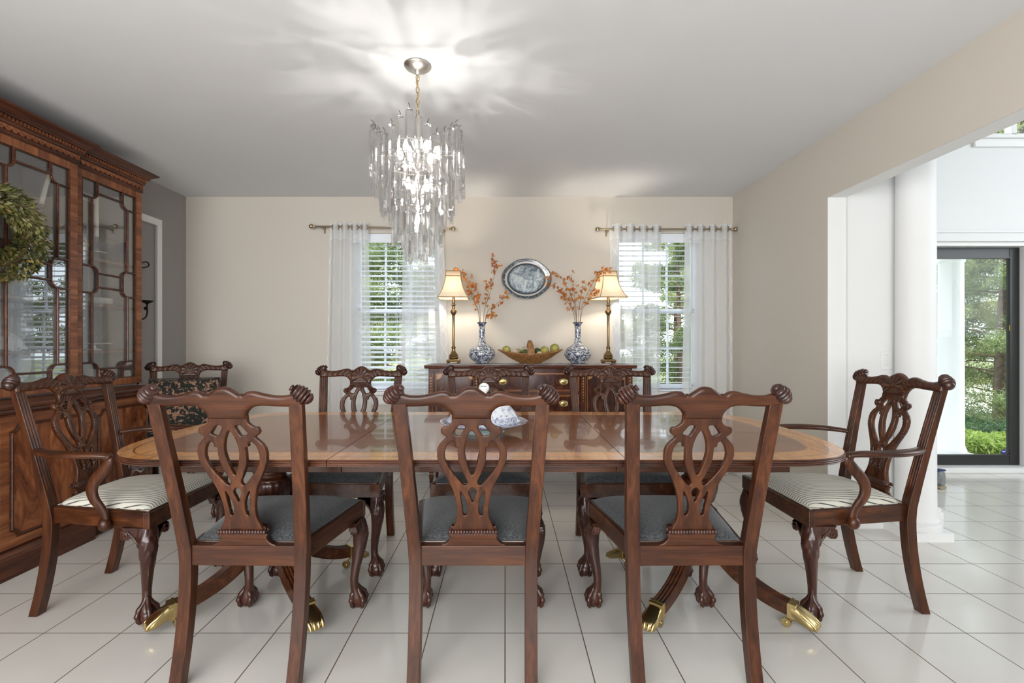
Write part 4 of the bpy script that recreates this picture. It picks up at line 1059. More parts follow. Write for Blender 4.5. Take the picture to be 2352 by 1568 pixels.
for (r,z,n,l,w) in TI:
    if r>.2: z-=.13; r-=.014
    m.tube([(hx+r*math.cos(a),hy+r*math.sin(a),z+.012) for a in np.linspace(0,2*math.pi,48,endpoint=False)],.0028,6,closed=True)
    for a in (0,math.pi/2,math.pi,1.5*math.pi): m.tube([(hx,hy,z+.012),(hx+r*math.cos(a),hy+r*math.sin(a),z+.012)],.0022,5)
m.tube([(hx,hy,2.175),(hx,hy,1.74)],.006,8); fr_=m.build('frame',M['steel'],t,world=True)
proto=None
rg=np.random.default_rng(8)
pm={}
for ti_,(r,z,n,l,w) in enumerate(TI):
    for i in range(n):
        a=2*math.pi*(i+.5*(ti_%2))/n
        if ti_ not in pm:
            m=MB(); ch=.32   # bevelled triangular bar with a pointed wedge tip
            def sec(s,zz): 
                P=[]
                for q in range(3):
                    b=math.pi/2*0+q*2*math.pi/3
                    for d_ in (-ch,ch): P.append((s*w*math.cos(b+d_),s*w*1.15*math.sin(b+d_),zz))
                return P
            tip=[(w*.95 if x>0 else x*.15,y*.55,zz) for x,y,zz in sec(1,-l)]
            m.rings([sec(.35,.006),sec(1,0),sec(1,-l+.034),tip])
            o=m.build('crystal_prism',M['crystal'],t,smooth=0); pm[ti_]=o
            m=MB(); m.tube([(0,0,.004),(0,0,.012),(-.006,0,.017),(.010,0,.026)],.0012,5); m.build('prism_hook',M['iron'],o,smooth=0)
            o2=o
        else:
            o2=pm[ti_].copy(); COL.objects.link(o2); o2.parent=t
            hk=pm[ti_].children[0].copy(); COL.objects.link(hk); hk.parent=o2
        k5=((math.degrees(a)+90)%72.0)/36.0; dz=-.095*(1-abs(1-k5)) if ti_==0 else -.03*(i%2)
        o2.location=(r*math.cos(a),r*math.sin(a),z-H+dz); o2.rotation_euler=(rg.normal()*.01,rg.normal()*.01,a+rg.normal()*.10)
for j,(bx_,by_,bz) in enumerate([(.085,.0,2.03),(-.085,.02,2.03),(.05,.075,2.03),(-.04,-.08,2.03),(.05,-.07,2.03),(-.05,.075,2.03),(.04,.02,1.88),(-.04,-.02,1.88),(.0,.0,1.72)]):
    m=MB(); x,y=hx+bx_,hy+by_; m.tube([(hx+bx_*.2,hy+by_*.2,bz-.035),(x,y,bz-.05),(x,y,bz-.02)],.004,6); m.tube([(x,y,bz-.045),(x,y,bz-.012)],.010,12)
    so=m.build('lamp_socket',M['steel'],t,world=True)
    m=MB(); m.lathe([(.006,bz-.012),(.012,bz+.004),(.0135,bz+.016),(.010,bz+.032),(.003,bz+.048)],14,c=(x,y)); m.build('bulb',M['bulb_c'],so,world=True)
for lx,ly in ((.045,.03),(-.05,.025),(.0,-.055)): light('chandelier_light','POINT',(hx+lx,hy+ly,1.95),2.4,(1,.95,.88),radius=.003)
light('chandelier_light_low','POINT',(hx+.01,hy-.01,1.80),4,(1,.95,.88),radius=.012)
# ---------------------------------------------------------------- sideboard
sx0,sx1,sy0,sy1=-.605,1.005,3.845,4.215; ZS=.981
sbt=thing('sideboard','inlaid mahogany sideboard with brass oval pulls between the windows','sideboard',((sx0+sx1)/2,(sy0+sy1)/2,0))
xc_=(sx0+sx1)/2
def bowf(x,o=0):   # gently bowed centre
    u=(x-xc_)/((sx1-sx0)/2); return sy0-o-.045*max(0,1-(u/.56)**2)**.5*(1 if abs(u)<.56 else 0)
def fronts(x0,x1,o,n=16): return [(x,bowf(x,o)) for x in np.linspace(x0,x1,n)]
tp=[(x,bowf(x,.030)) for x in np.linspace(sx0-.030,sx1+.030,60)]+[(sx1+.030,sy1),(sx0-.030,sy1)]
m=MB(); cxm,cym=xc_,4.08
def sh(p,o): return [(cxm+(x-cxm)*(1-o/.8),(cym+(y-cym)*(1-o/.25)) if y<sy1-.01 else y) for x,y in p]
m.rings([[(x,y,z) for x,y in sh(tp,o)] for z,o in ((ZS-.026,.008),(ZS-.022,.0),(ZS-.014,.004),(ZS-.008,.0),(ZS-.002,.0),(ZS,.002))])
m.build('sideboard_top',M['sb'],sbt,world=True,smooth=30)
bd=[(x,bowf(x,-.006)) for x in np.linspace(sx0,sx1,60)]+[(sx1,sy1),(sx0,sy1)]
m=MB(); m.rings([[(x,y,z) for x,y in bd] for z in (.44,.955)]); m.build('case',M['sb'],sbt,world=True,smooth=30)
def slab(x0,x1,z0,z1,o,th,name,mat,par,n=14,bev=.001):
    f=fronts(x0,x1,o,n); b=[(x,y+th) for x,y in f][::-1]; m=MB(); m.rings([[(x,y,z) for x,y in f+b] for z in (z0,z1)]); return m.build(name,mat,par,world=True,smooth=30)
def pull(x,z,par):
    y=bowf(x,.010); m=MB()
    R=Matrix.Translation((x,y,z)) @ Matrix.Rotation(math.pi/2,4,'X')
    m.lathe([(.036,-.002),(.036,.002),(.032,.004),(.026,.0025),(.018,.003),(.010,.006),(.004,.006)],28,M=R@Matrix.Diagonal((1,.72,1,1)))
    bp=m.build('pull_backplate',M['brass'],par,world=True,smooth=40)
    m=MB(); m.tube([(x+.027*math.cos(a),y-.010-.004*abs(math.sin(a)),z+.004-.021*math.sin(a)) for a in np.linspace(-.1,math.pi+.1,18)],.0026,7)
    for s in (-1,1): m.sphere((x+s*.027,y-.007,z+.004),.0045,8,6)
    m.build('bail_handle',M['brass'],bp,world=True)
def inlay_rect(x0,x1,z0,z1,o,w,par,name='inlay_line',mat='inlay'):
    m=MB()
    for (a,b,c,d) in ((x0,x1,z1-w,z1),(x0,x1,z0,z0+w),(x0,x0+w,z0,z1),(x1-w,x1,z0,z1)):
        f=fronts(a,b,o,10 if b-a>.05 else 2); bk=[(x,y+.002) for x,y in f][::-1]; m.rings([[(x,y,z) for x,y in f+bk] for z in (c,d)])
    m.build(name,M[mat],par,world=True,smooth=30)
for (x0,x1) in ((-.215,.590),):
    for (z0,z1) in ((.775,.925),(.605,.755),(.455,.590)):
        d=slab(x0+.006,x1-.006,z0,z1,.004,.02,'drawer',M['sb_flame'],sbt)
        inlay_rect(x0+.012,x1-.012,z0+.006,z1-.006,.0055,.012,d,mat='cab_cross'); inlay_rect(x0+.012,x1-.012,z0+.004,z1-.004,.006,.0035,d)
        for x in (-.017,.455): pull(x,(z0+z1)/2+.004,d)
for (x0,x1) in ((-.555,-.235),(.635,.955)):
    d=slab(x0,x1,.46,.925,.004,.02,'cupboard_door',M['sb_flame'],sbt)
    inlay_rect(x0+.010,x1-.010,.470,.915,.006,.004,d)
    for sx in (0,1):
        for sz in (0,1):
            cxx=x1-.016 if sx else x0+.016; czz=.909 if sz else .476; pts=[(cxx,czz)]
            for a in np.linspace(0,math.pi/2,8): pts.append((cxx+(-1 if sx else 1)*.042*math.cos(a),czz+(-1 if sz else 1)*.042*math.sin(a)))
            m=MB(); m.add([(x,bowf(x,.0055),z) for x,z in pts],[tuple(range(len(pts)))]); m.build('corner_fan_inlay',M['inlay'],d,world=True,smooth=0)
for x in (sx0+.022,-.225,.612,sx1-.022):
    f=slab(x-.020,x+.020,.44,.93,.012,.02,'stile',M['sb'],sbt,n=3)
    m=MB()
    for i in range(9):
        z=.88-i*.022; y=bowf(x,.013); s=.008*(1-i*.07)
        m.add([(x-s,y,z),(x,y,z-.010),(x+s,y,z),(x,y,z+.008)],[(0,1,2,3)])
    m.box(x-.017,bowf(x,.013),.45,x-.0155,bowf(x,.011),.92); m.box(x+.0155,bowf(x,.013),.45,x+.017,bowf(x,.011),.92)
    m.build('bellflower_inlay',M['inlay'],f,world=True,smooth=0)
for (x,y) in ((sx0+.022,sy0+.015),(-.225,sy0+.005),(.612,sy0+.005),(sx1-.022,sy0+.015),(sx0+.022,sy1-.022),(sx1-.022,sy1-.022)):
    m=MB(); m.rings([[(x-s,y-s,z),(x+s,y-s,z),(x+s,y+s,z),(x-s,y+s,z)] for z,s in ((0,.010),(.09,.014),(.092,.017),(.11,.0175),(.112,.015),(.44,.021))]); l_=m.build('sideboard_leg',M['sb'],sbt,world=True,smooth=0)
    m=MB(); m.box(x-.0155,y-.0158,.120,x+.0155,y-.0135,.127); m.build('leg_cuff_inlay',M['inlay'],l_,world=True,smooth=0)
# runner
t=thing('table_runner','grey lace runner lying along the sideboard top','runner',(xc_,4.06,ZS))
m=MB(); G=[]
for i in range(60):
    x=-.46+1.30*i/59; yf=3.862+.05*abs(math.sin(i*.16+.3))+.012*abs(math.sin(i*.9)); G.append([(x,yf+(4.19-yf)*v,ZS+.0022+.0012*math.sin(i*1.3+v*3)) for v in (0,.03,.3,.6,1)])
m.grid(G); m.build('lace_cloth',M['runner'],t,world=True,smooth=60,solid=.0016)
ZR=ZS+.0045
def table_lamp(x,y,label,rot,tilt):
    t=thing('table_lamp',label,'lamp',(x,y,ZR),0,'candlestick lamps on the sideboard')
    m=MB()
    for a in (1,-1):
        for b in (1,-1): m.sphere((x+a*.043,y+b*.043,ZR+.008),(.010,.010,.008),10,6)
    m.stack(x-.05,y-.05,x+.05,y+.05,[(ZR+.014,.004),(ZR+.020,.006),(ZR+.028,.003),(ZR+.034,-.004),(ZR+.036,-.008)])
    m.build('lamp_base',M['abrass'],t,world=True,smooth=30)
    z=ZR
    m=MB(); m.lathe([(.030,z+.036),(.040,z+.042),(.042,z+.052),(.036,z+.060),(.040,z+.066),(.034,z+.078),(.022,z+.092),(.016,z+.105),(.015,z+.125),(.019,z+.132),(.019,z+.137),(.012,z+.140),(.013,z+.146),(.0105,z+.150),(.0105,z+.385),(.013,z+.39),(.013,z+.395),(.010,z+.398),(.016,z+.41),(.026,z+.425),(.027,z+.435),(.020,z+.448),(.011,z+.456),(.013,z+.468),(.011,z+.480),(.022,z+.488),(.022,z+.491),(.010,z+.494),(.0125,z+.50),(.0125,z+.555)],28,c=(x,y),lobes=None)
    m.build('lamp_stem',M['abrass'],t,world=True,smooth=35)
    m=MB(); m.lathe([(.012,z+.555),(.027,z+.575),(.028,z+.59),(.020,z+.615),(.004,z+.628)],20,c=(x,y)); m.build('bulb',M['bulb'],t,world=True)
    for a in (0,math.pi):
        pass
    # square bell shade
    R=Matrix.Translation((x,y,z)) @ Matrix.Rotation(rot,4,'Z') @ Matrix.Rotation(tilt,4,'Y')
    prof=[(.122,.545),(.121,.547),(.104,.575),(.088,.61),(.075,.65),(.066,.69),(.061,.725),(.060,.765)]
    def sq(s,zz,n=8):
        P=[]; c=[(-1,-1),(1,-1),(1,1),(-1,1)]
        for k in range(4):
            a=c[k]; b=c[(k+1)%4]
            for i in range(n):
                f=i/n; px,py=a[0]+(b[0]-a[0])*f,a[1]+(b[1]-a[1])*f; k2=1-.05*math.sin(math.pi*f)*0
                P.append((s*px*k2,s*py*k2,zz))
        return P
    m=MB(); m.rings([sq(s,zz) for s,zz in prof],cap=False,M=R); sh_=m.build('lamp_shade',M['shade'],t,world=True,smooth=35,solid=.0012)
    m=MB()
    for (s,zz,rr) in ((.1225,.546,.0042),(.0615,.727,.0034),(.0605,.767,.0042)): m.tube(sq(s,zz),rr,6,closed=True,M=R)
    for a in (1,-1):
        for b in (1,-1): m.tube([(a*s*1.01,b*s*1.01,zz) for s,zz in prof],.0028,6,M=R)
    m.build('shade_trim',M['rim'],sh_,world=True)
    m=MB(); 
    for a in (0,math.pi/2): m.tube([tuple(R@Vector((.060*math.cos(a),.060*math.sin(a),.762))),tuple(R@Vector((-.060*math.cos(a),-.060*math.sin(a),.762)))],.0014,5)
    m.tube([tuple(R@Vector((.0,.0,.558))),tuple(R@Vector((.034,0,.60))),tuple(R@Vector((.030,0,.70))),tuple(R@Vector((0,0,.745)))],.0015,5)
    m.tube([tuple(R@Vector((.0,.0,.558))),tuple(R@Vector((-.034,0,.60))),tuple(R@Vector((-.030,0,.70))),tuple(R@Vector((0,0,.745)))],.0015,5)
    m.tube([tuple(R@Vector((0,0,.745))),tuple(R@Vector((0,0,.775)))],.003,8); m.sphere(tuple(R@Vector((0,0,.781))),(.007,.007,.006),10,8)
    m.build('shade_harp_and_finial',M['abrass'],t,world=True)
    light('lamp_light','POINT',(x,y,z+.66),11.0,(1,.89,.74),radius=.03)
table_lamp(-.432,4.09,'brass candlestick lamp with square bell shade at the left end of the sideboard',math.radians(3),0)
table_lamp(.868,4.10,'brass candlestick lamp at the right end of the sideboard with a branch across its shade',math.radians(14),math.radians(-1))
def vase(x,y,label):
    t=thing('porcelain_vase',label,'vase',(x,y,ZR),0,'blue and white bottle vases')
    m=MB(); m.lathe([(.055,ZR),(.057,ZR+.008),(.060,ZR+.014),(.085,ZR+.030),(.105,ZR+.052),(.113,ZR+.078),(.108,ZR+.105),(.088,ZR+.130),(.058,ZR+.150),(.036,ZR+.166),(.028,ZR+.185),(.0255,ZR+.22),(.0245,ZR+.27),(.026,ZR+.305),(.030,ZR+.325),(.040,ZR+.337),(.043,ZR+.342),(.036,ZR+.338),(.024,ZR+.325),(.021,ZR+.30),(.021,ZR+.22)],48,c=(x,y),cap=True)
    m.build('vase_body',M['vase'],t,world=True,smooth=60)
    return t
vase(-.193,4.07,'blue and white bottle vase left of the basket'); vase(.607,4.07,'blue and white bottle vase right of the basket')
def branch(vx,px,label,grp,seed,dz=.0):
    """px: image-plane style list of (dx,dz) steps in metres from the vase mouth"""
    rg=np.random.default_rng(seed); y=4.07; z0=ZR+.30
    t=thing('blossom_branch',label,'branch',(vx,y,z0),0,grp)
    P=[(vx+px[0][0]*.12,y,z0-.16)]+[(vx+a,y+.02*math.sin(seed+i)+b2,z0+.04+b) for i,(a,b,b2) in enumerate(px)]
    Q=catmull(P,6); n=len(Q)
    m=MB(); m.tube(Q,[.0022-.0014*i/(n-1) for i in range(n)],5)
    bl=[]
    for i in range(int(n*.42),n):
        if rg.random()<.95:
            q=Vector(Q[i]); d=Vector(rg.normal(size=3)*.016); m.tube([q,q+d*.6,q+d],.0007,4)
            for _ in range(rg.integers(3,7)): bl.append(q+d+Vector(rg.normal(size=3)*.007))
    m.build('stem',M['twig'],t,world=True)
    m=MB()
    for c in bl:
        nrm=Vector(rg.normal(size=3)).normalized(); u=nrm.orthogonal().normalized(); w=nrm.cross(u); s=.0104*(.7+.6*rg.random())
        for k in range(5):
            a=k*2*math.pi/5; d=u*math.cos(a)+w*math.sin(a); e=u*math.cos(a+1.57)+w*math.sin(a+1.57)
            m.add([c,c+d*s*.6+e*s*.38+nrm*s*.3,c+d*s+nrm*s*.45,c+d*s*.6-e*s*.38+nrm*s*.3],[(0,1,2,3)])
    m.build('blossoms',M['blossom'],t,world=True,smooth=0,fixn=False)
GL,GR='orange blossom branches in the left vase','orange blossom branches in the right vase'
branch(-.193,[(-.03,.08,0),(-.08,.20,.01),(-.125,.34,.01),(-.18,.42,.0),(-.24,.455,0)],'longest orange blossom branch arching left above the left lamp shade',GL,1)
branch(-.193,[(-.025,.08,.01),(-.06,.17,.02),(-.085,.27,.02),(-.10,.345,.02)],'short upright orange blossom branch at the left side of the left vase',GL,2)
branch(-.193,[(-.015,.09,-.01),(-.03,.19,-.02),(-.045,.29,-.02),(-.085,.34,-.02)],'orange blossom branch nodding left near the middle of the left vase',GL,3)
branch(-.193,[(.02,.09,0),(.06,.22,.01),(.10,.38,0),(.13,.47,-.01),(.10,.50,0),(.085,.54,0)],'tallest orange blossom branch standing right in the left vase',GL,4)
branch(-.193,[(.02,.08,-.02),(.045,.18,-.03),(.055,.29,-.03),(.035,.335,-.03)],'orange blossom branch rising just right of the left vase mouth',GL,5)
branch(-.193,[(.04,.07,0),(.10,.14,.01),(.17,.20,.01),(.235,.245,0)],'low orange blossom branch leaning right toward the wall platter',GL,6)
branch(-.193,[(.03,.04,.0),(.07,.065,-.02),(.12,.055,-.03)],'shortest orange blossom sprig drooping right from the left vase',GL,7)
branch(.607,[(-.04,.08,0),(-.10,.19,.01),(-.16,.285,.01),(-.235,.32,.0)],'orange blossom branch arching left to the lower platter rim',GR,11)
branch(.607,[(-.02,.10,0),(-.06,.24,.01),(-.13,.37,.01),(-.19,.42,.0),(-.255,.345,.0)],'long orange blossom branch drooping left over the platter',GR,12)
branch(.607,[(-.01,.10,.01),(-.02,.22,.02),(-.035,.33,.02),(-.06,.40,.01)],'upright orange blossom branch at the middle of the right vase',GR,13)
branch(.607,[(.01,.09,-.01),(.02,.18,-.02),(.035,.27,-.02),(.07,.32,-.02)],'orange blossom branch leaning slightly right in the right vase',GR,14)
branch(.607,[(.03,.10,0),(.07,.22,.0),(.12,.33,-.01),(.17,.415,-.03),(.215,.435,-.05),(.245,.425,-.06)],'long orange blossom branch laid over the right lamp shade',GR,15)
branch(.607,[(.03,.08,-.01),(.075,.17,-.02),(.13,.235,-.03),(.18,.25,-.05)],'orange blossom branch crossing in front of the right lamp shade',GR,16)
branch(.607,[(-.02,.06,.02),(-.045,.13,.03),(-.085,.21,.03),(-.11,.25,.02)],'short orange blossom branch leaning left in the right vase',GR,17)
# basket
bx,by=.21,4.05
t=thing('wicker_basket','long boat shaped wicker basket with arched handle on the runner','basket',(bx,by,ZR))
def bring(f, ins=0):
    P=[]
    for a in np.linspace(0,2*math.pi,56,endpoint=False):
        ca,sa=math.cos(a),math.sin(a); rx=.08+.185*f-ins; ry=.055+.075*f-ins; h=.078*f+.032*f*abs(ca)**2.2
        P.append((bx+rx*ca,by+ry*sa,ZR+.004+h))
    return P
m=MB(); m.rings([bring(f) for f in (0,.15,.4,.7,1)],cap=False)
m.add(bring(0),[tuple(range(56))]); bk=m.build('woven_body',M['basket'],t,world=True,smooth=60,solid=.004)
m=MB(); m.tube(bring(1),.0055,7,closed=True); m.tube(bring(.0),.004,6,closed=True); m.build('rim_binding',M['basket'],t,world=True)
m=MB()
R0,R1=bring(0.02),bring(.97)
for i in range(0,56):
    for d in (3,-3):
        a=Vector(R0[i]); b=Vector(R1[(i+d)%56]); c=(a+b)/2+Vector((0,0,-.008)); o=Vector((c.x-bx,(c.y-by)*1.6,0)).normalized()*.003
        m.tube([a+o,c+o,b+o],.0016,4)
m.build('lattice_canes',M['basket'],t,world=True)
m=MB(); P=[(bx,by-.128,ZR+.07),(bx-.002,by-.118,ZR+.13),(bx-.004,by-.075,ZR+.172),(bx-.004,by,ZR+.190),(bx-.004,by+.075,ZR+.172),(bx,by+.118,ZR+.13),(bx,by+.128,ZR+.075)]
P=catmull(P,5); m.tube(P,[.033-.018*math.sin(math.pi*i/(len(P)-1))**1.5 for i in range(len(P))],12,flat=(1,.3)) ; m.build('basket_handle',M['basket'],t,world=True,smooth=50)
def artichoke(x,y,z,r,label,mat='arti'):
    t=thing('artichoke',label,'artichoke',(x,y,z),0,'artichokes in the basket'); rg=np.random.default_rng(int(abs(x)*1e4))
    m=MB(); m.sphere((x,y,z),(r*.72,r*.72,r*.72),14,10); m.build('heart',M[mat],t,world=True)
    m=MB()
    for row in range(6):
        ph=-.9+row*.42; n=9-row//2
        for k in range(n):
            a=2*math.pi*(k+.5*(row%2))/n; d=Vector((math.cos(a)*math.cos(ph),math.sin(a)*math.cos(ph),math.sin(ph))); up=Vector((-math.cos(a)*math.sin(ph),-math.sin(a)*math.sin(ph),math.cos(ph))); sd=d.cross(up)
            c=Vector((x,y,z))+d*r*.80; s=r*.56
            m.add([c-up*s*.5-sd*s*.5,c-up*s*.5+sd*s*.5,c+d*s*.22+sd*s*.62+up*s*.15,c+up*s*.85+d*s*.30,c+d*s*.22-sd*s*.62+up*s*.15,c+d*s*.30],[(0,1,5),(1,2,5),(2,3,5),(3,4,5),(4,0,5)])
    m.build('bracts',M[mat],t,world=True,smooth=0,fixn=False)
def pod(x,y,z,r,label,mat,name='dried_pod',cat='dried pod',seed=1):
    rg=np.random.default_rng(seed); m=MB(); rs=[]
    for i in range(13):
        q=-math.pi/2+math.pi*i/12; k=max(.02,math.cos(q)); rs.append([(x+r*k*math.cos(a)*(1+.05*math.cos(7*a+i)),y+r*k*math.sin(a)*(1+.05*math.cos(7*a+i)),z+r*.92*math.sin(q)) for a in np.linspace(0,2*math.pi,20,endpoint=False)])
    m.rings(rs); o=m.build(name,M[mat],None,smooth=60); setp(o,label,cat,'fruits and pods in the basket'); return o
zb=ZR+.075
artichoke(.012,4.045,zb+.036,.036,'olive green artichoke at the left end of the basket')
artichoke(.325,4.035,zb+.030,.037,'pale green artichoke right of the basket handle')
artichoke(.412,4.05,zb+.048,.040,'largest yellow green artichoke at the right end of the basket')
artichoke(.110,4.075,zb+.020,.028,'small yellow green artichoke half hidden left of the handle')
pod(.085,4.005,zb+.018,.030,'pale patterned dried pod at the left of the basket','potp',seed=3)
pod(.165,4.07,zb+.036,.032,'brown speckled dried pod behind the basket handle','potp',seed=4)
pod(.280,3.985,zb+.008,.022,'flat pale dried pod right of the basket handle','potp',seed=5)
pod(.163,4.0,zb+.020,.027,'dark green lime just left of the basket handle','lime','lime','lime',6)
pod(.268,4.05,zb+.030,.028,'dark green lime just right of the basket handle','lime','lime','lime',7)
# platter on the wall
t=thing('wall_platter','oval blue transfer platter hung on the wall above the sideboard','platter',(.190,4.34,1.726))
def oval(f,y,wave=.0):
    return [(.190+.222*f*math.cos(a)*(1+wave*(abs(math.sin(2*a))**6)*-1),y,1.726+.179*f*math.sin(a)*(1+wave*(abs(math.sin(2*a))**6)*-1)) for a in np.linspace(0,2*math.pi,96,endpoint=False)]
def plate_ring(fs,name,mat,cap=False):
    m=MB(); m.rings([oval(f,y,.035 if f>.8 else 0) for f,y in fs],cap=False)
    if cap: m.add(oval(fs[-1][0],fs[-1][1]),[tuple(range(96))])
    m.build(name,M[mat],t,world=True,smooth=50)
plate_ring([(.90,4.346),(1.0,4.332),(1.0,4.328),(.97,4.326),(.965,4.3262)],'platter_rim_line','platter_d')
plate_ring([(.965,4.3262),(.86,4.330)],'platter_border','platter_r'); plate_ring([(.86,4.330),(.775,4.333)],'platter_flange','platter_w')
plate_ring([(.775,4.333),(.70,4.338)],'platter_well_line','platter_d'); plate_ring([(.70,4.338),(.64,4.342)],'platter_scene','platter_c',True)
m=MB(); m.tube([(.19,4.345,1.726+.172),(.19,4.332,1.726+.181),(.19,4.327,1.726+.175)],.002,6); m.build('plate_hanger',M['brass'],t,world=True)

# ---------------------------------------------------------------- china cabinet
ct=thing('china_cabinet','tall mahogany breakfront china cabinet with glazed doors on the left wall','china cabinet',(-2.63,2.33,0))
XB=-2.842; YC0,YC1=1.79,2.87; SEC=[(1.25,1.79,0),(1.79,2.87,1),(2.87,3.41,0)]
m=MB()
for a,b,c in SEC:
    xf=-2.410 if c else -2.446
    e0,e1=(0,0)
    prof=[(0,0),(.098,0),(.104,-.006),(.112,-.004),(.122,-.010),(.134,-.014),(.138,-.020)]
    rs=[(z,0,(o if (a==1.25 or c) else 0),o,(o if (b==3.41 or c) else 0)) for z,o in prof]
    m.stack(XB,a,xf,b,rs)
m.build('plinth',M['cab_dark'],ct,world=True,smooth=30)
m=MB()
for a,b,c in SEC:
    xf=(-2.410 if c else -2.446)-.022; m.box(XB,a+.018*(a==1.25),.138,xf,b-.018*(b==3.41),.800)
m.build('base_case',M['cab_y'],ct,world=True,smooth=0,bevel=.002)
m=MB()
for a,b,c in SEC:
    xf=(-2.395 if c else -2.431)
    prof=[(.800,-.028),(.806,-.016),(.816,-.010),(.824,-.012),(.830,-.002),(.842,0),(.848,-.004),(.852,-.012),(.858,-.03),(.866,-.05)]
    m.stack(XB,a,xf,b,[(z,0,(o if (a==1.25 or c) else 0),o,(o if (b==3.41 or c) else 0)) for z,o in prof])
m.build('waist_moulding',M['cab_dark'],ct,world=True,smooth=30)
def notched(y0,y1,z0,z1,r,n=6):
    P=[]
    for (cy,cz,a0) in ((y0,z0,0),(y0,z1,-math.pi/2),(y1,z1,-math.pi),(y1,z0,math.pi/2)):
        for i in range(n+1):
            a=a0+math.pi/2*i/n; P.append((cy+r*math.cos(a),cz+r*math.sin(a)))
    return P
def base_door(y0,y1,xf,knob=None):
    m=MB(); m.box(xf,y0+.003,.150,xf+.016,y1-.003,.792); d=m.build('cupboard_door',M['cab_cross'],ct,world=True,smooth=0,bevel=.002)
    pl=notched(y0+.058,y1-.058,.205,.742,.032); m=MB(); m.prism([(y,z) for y,z in pl],'x',xf+.0155,xf+.0175); m.build('flame_panel',M['cab_flame'],d,world=True,smooth=0)
    m=MB(); m.tube([(xf+.019,y,z) for y,z in pl],.0055,6,closed=True); m.tube([(xf+.018,y,z) for y,z in notched(y0+.048,y1-.048,.195,.752,.034)],.0028,5,closed=True); m.build('panel_moulding',M['cab_dark'],d,world=True,smooth=50)
for a,b,c in SEC:
    xf=(-2.410 if c else -2.446)-.022
    if c:
        mid=(a+b)/2; base_door(a+.02,mid,xf); base_door(mid,b-.02,xf)
    else: base_door(a+.015,b-.015,xf)
# upper carcass
XS,XCn=-2.54,-2.512; Z0,Z1=.866,2.20
m=MB(); m.box(XB,1.25,Z0,XB+.012,3.41,Z1)
for y in (1.25,3.39): m.box(XB,y,Z0,XS-.02,y+.02,Z1)
for y in (1.78,2.86): m.box(XB,y,Z0,XS-.02,y+.02,Z1)
m.box(XB,1.25,Z0,XS-.02,3.41,Z0+.02); m.box(XB,1.25,Z1-.02,XS-.02,3.41,Z1+.04)
m.build('upper_case',M['cab_in'],ct,world=True,smooth=0)
for a,b in ((1.27,1.78),(1.80,2.86),(2.88,3.39)):
    for z in (1.108,1.40,1.69):
        m=MB(); m.box(XB+.014,a,z-.018,XS-.035,b,z); m.build('shelf',M['shelf'],ct,world=True,smooth=0,bevel=.002)
def glazed_door(y0,y1,xf,mirrorc=False):
    s=.050; z0,z1=Z0+.012,Z1-.0; t_=.020
    m=MB(); m.box(xf-t_,y0,z0,xf,y0+s,z1); m.box(xf-t_,y1-s,z0,xf,y1,z1); m.cur=1; m.box(xf-t_,y0+s,z0,xf,y1-s,z0+s*.9); m.box(xf-t_,y0+s,z1-s*.9,xf,y1-s,z1)
    d=m.build('glazed_door',[M['cab_cross'],M['cab_rail']],ct,world=True,smooth=0,bevel=.002)
    a,b,c,e=y0+s,y1-s,z0+s*.9,z1-s*.9
    m=MB(); m.box(xf-.014,a-.004,c-.004,xf-.011,b+.004,e+.004); m.build('glass_pane',M['cabpane'],d,world=True,smooth=0)
    m=MB(); 
    def bar(P,r=.0062,closed=False): m.tube([(xf-.004,y,z) for y,z in P],r,6,closed=closed,flat=(1,1.25))
    bar([(a+.003,c+.003),(b-.003,c+.003),(b-.003,e-.003),(a+.003,e-.003)],.005,True)
    bar([(a-.008,c-.008),(b+.008,c-.008),(b+.008,e+.008),(a-.008,e+.008)],.0035,True)
    hgt=e-c; wid=b-a; iy=.175*wid; r=.040
    F=[]
    for (v0,v1) in ((.055,.46),(.53,.945)):
        fz1=e-v0*hgt; fz0=e-v1*hgt; P=notched(a+iy,b-iy,fz0,fz1,r); bar(P,closed=True); F.append((fz0,fz1))
        for zz in (fz1-r,fz0+r): bar([(a,zz),(a+iy,zz)]); bar([(b-iy,zz),(b,zz)])
    for yy in (a+iy+r,b-iy-r):
        bar([(yy,e),(yy,F[0][1])]); bar([(yy,F[0][0]),(yy,F[1][1])]); bar([(yy,F[1][0]),(yy,c)])
    m.build('glazing_bars',M['cab_dark'],d,world=True,smooth=50)
glazed_door(1.262,1.782,XS); glazed_door(2.878,3.410,XS)
glazed_door(1.795,2.328,XCn); glazed_door(2.332,2.868,XCn)
# frieze, lunettes and cornice
m=MB()
for a,b,c in SEC:
    xf=XCn if c else XS; e0=(a==1.25 or c); e1=(b==3.41 or c)
    prof=[(2.200,.004),(2.204,.008),(2.209,.004),(2.255,.006),(2.258,.012),(2.266,.014),(2.270,.018),(2.291,.018),(2.293,.030),(2.300,.036),(2.304,.034),(2.312,.042),(2.322,.056),(2.328,.068),(2.330,.072),(2.340,.074),(2.342,.066),(2.344,.05)]
    m.stack(XB,a,xf,b,[(z,0,(o if e0 else 0),o,(o if e1 else 0)) for z,o in prof])
m.build('cornice',M['cab_dark'],ct,world=True,smooth=30)
m=MB()
for a,b,c in SEC:
    xf=(XCn if c else XS)+.018; y=a-.010 if c or a==1.25 else a+.016
    while y < b+.012: m.box(xf,y,2.272,xf+.010,y+.011,2.289); y+=.020
m.build('dentil_moulding',M['cab_y'],ct,world=True,smooth=0)
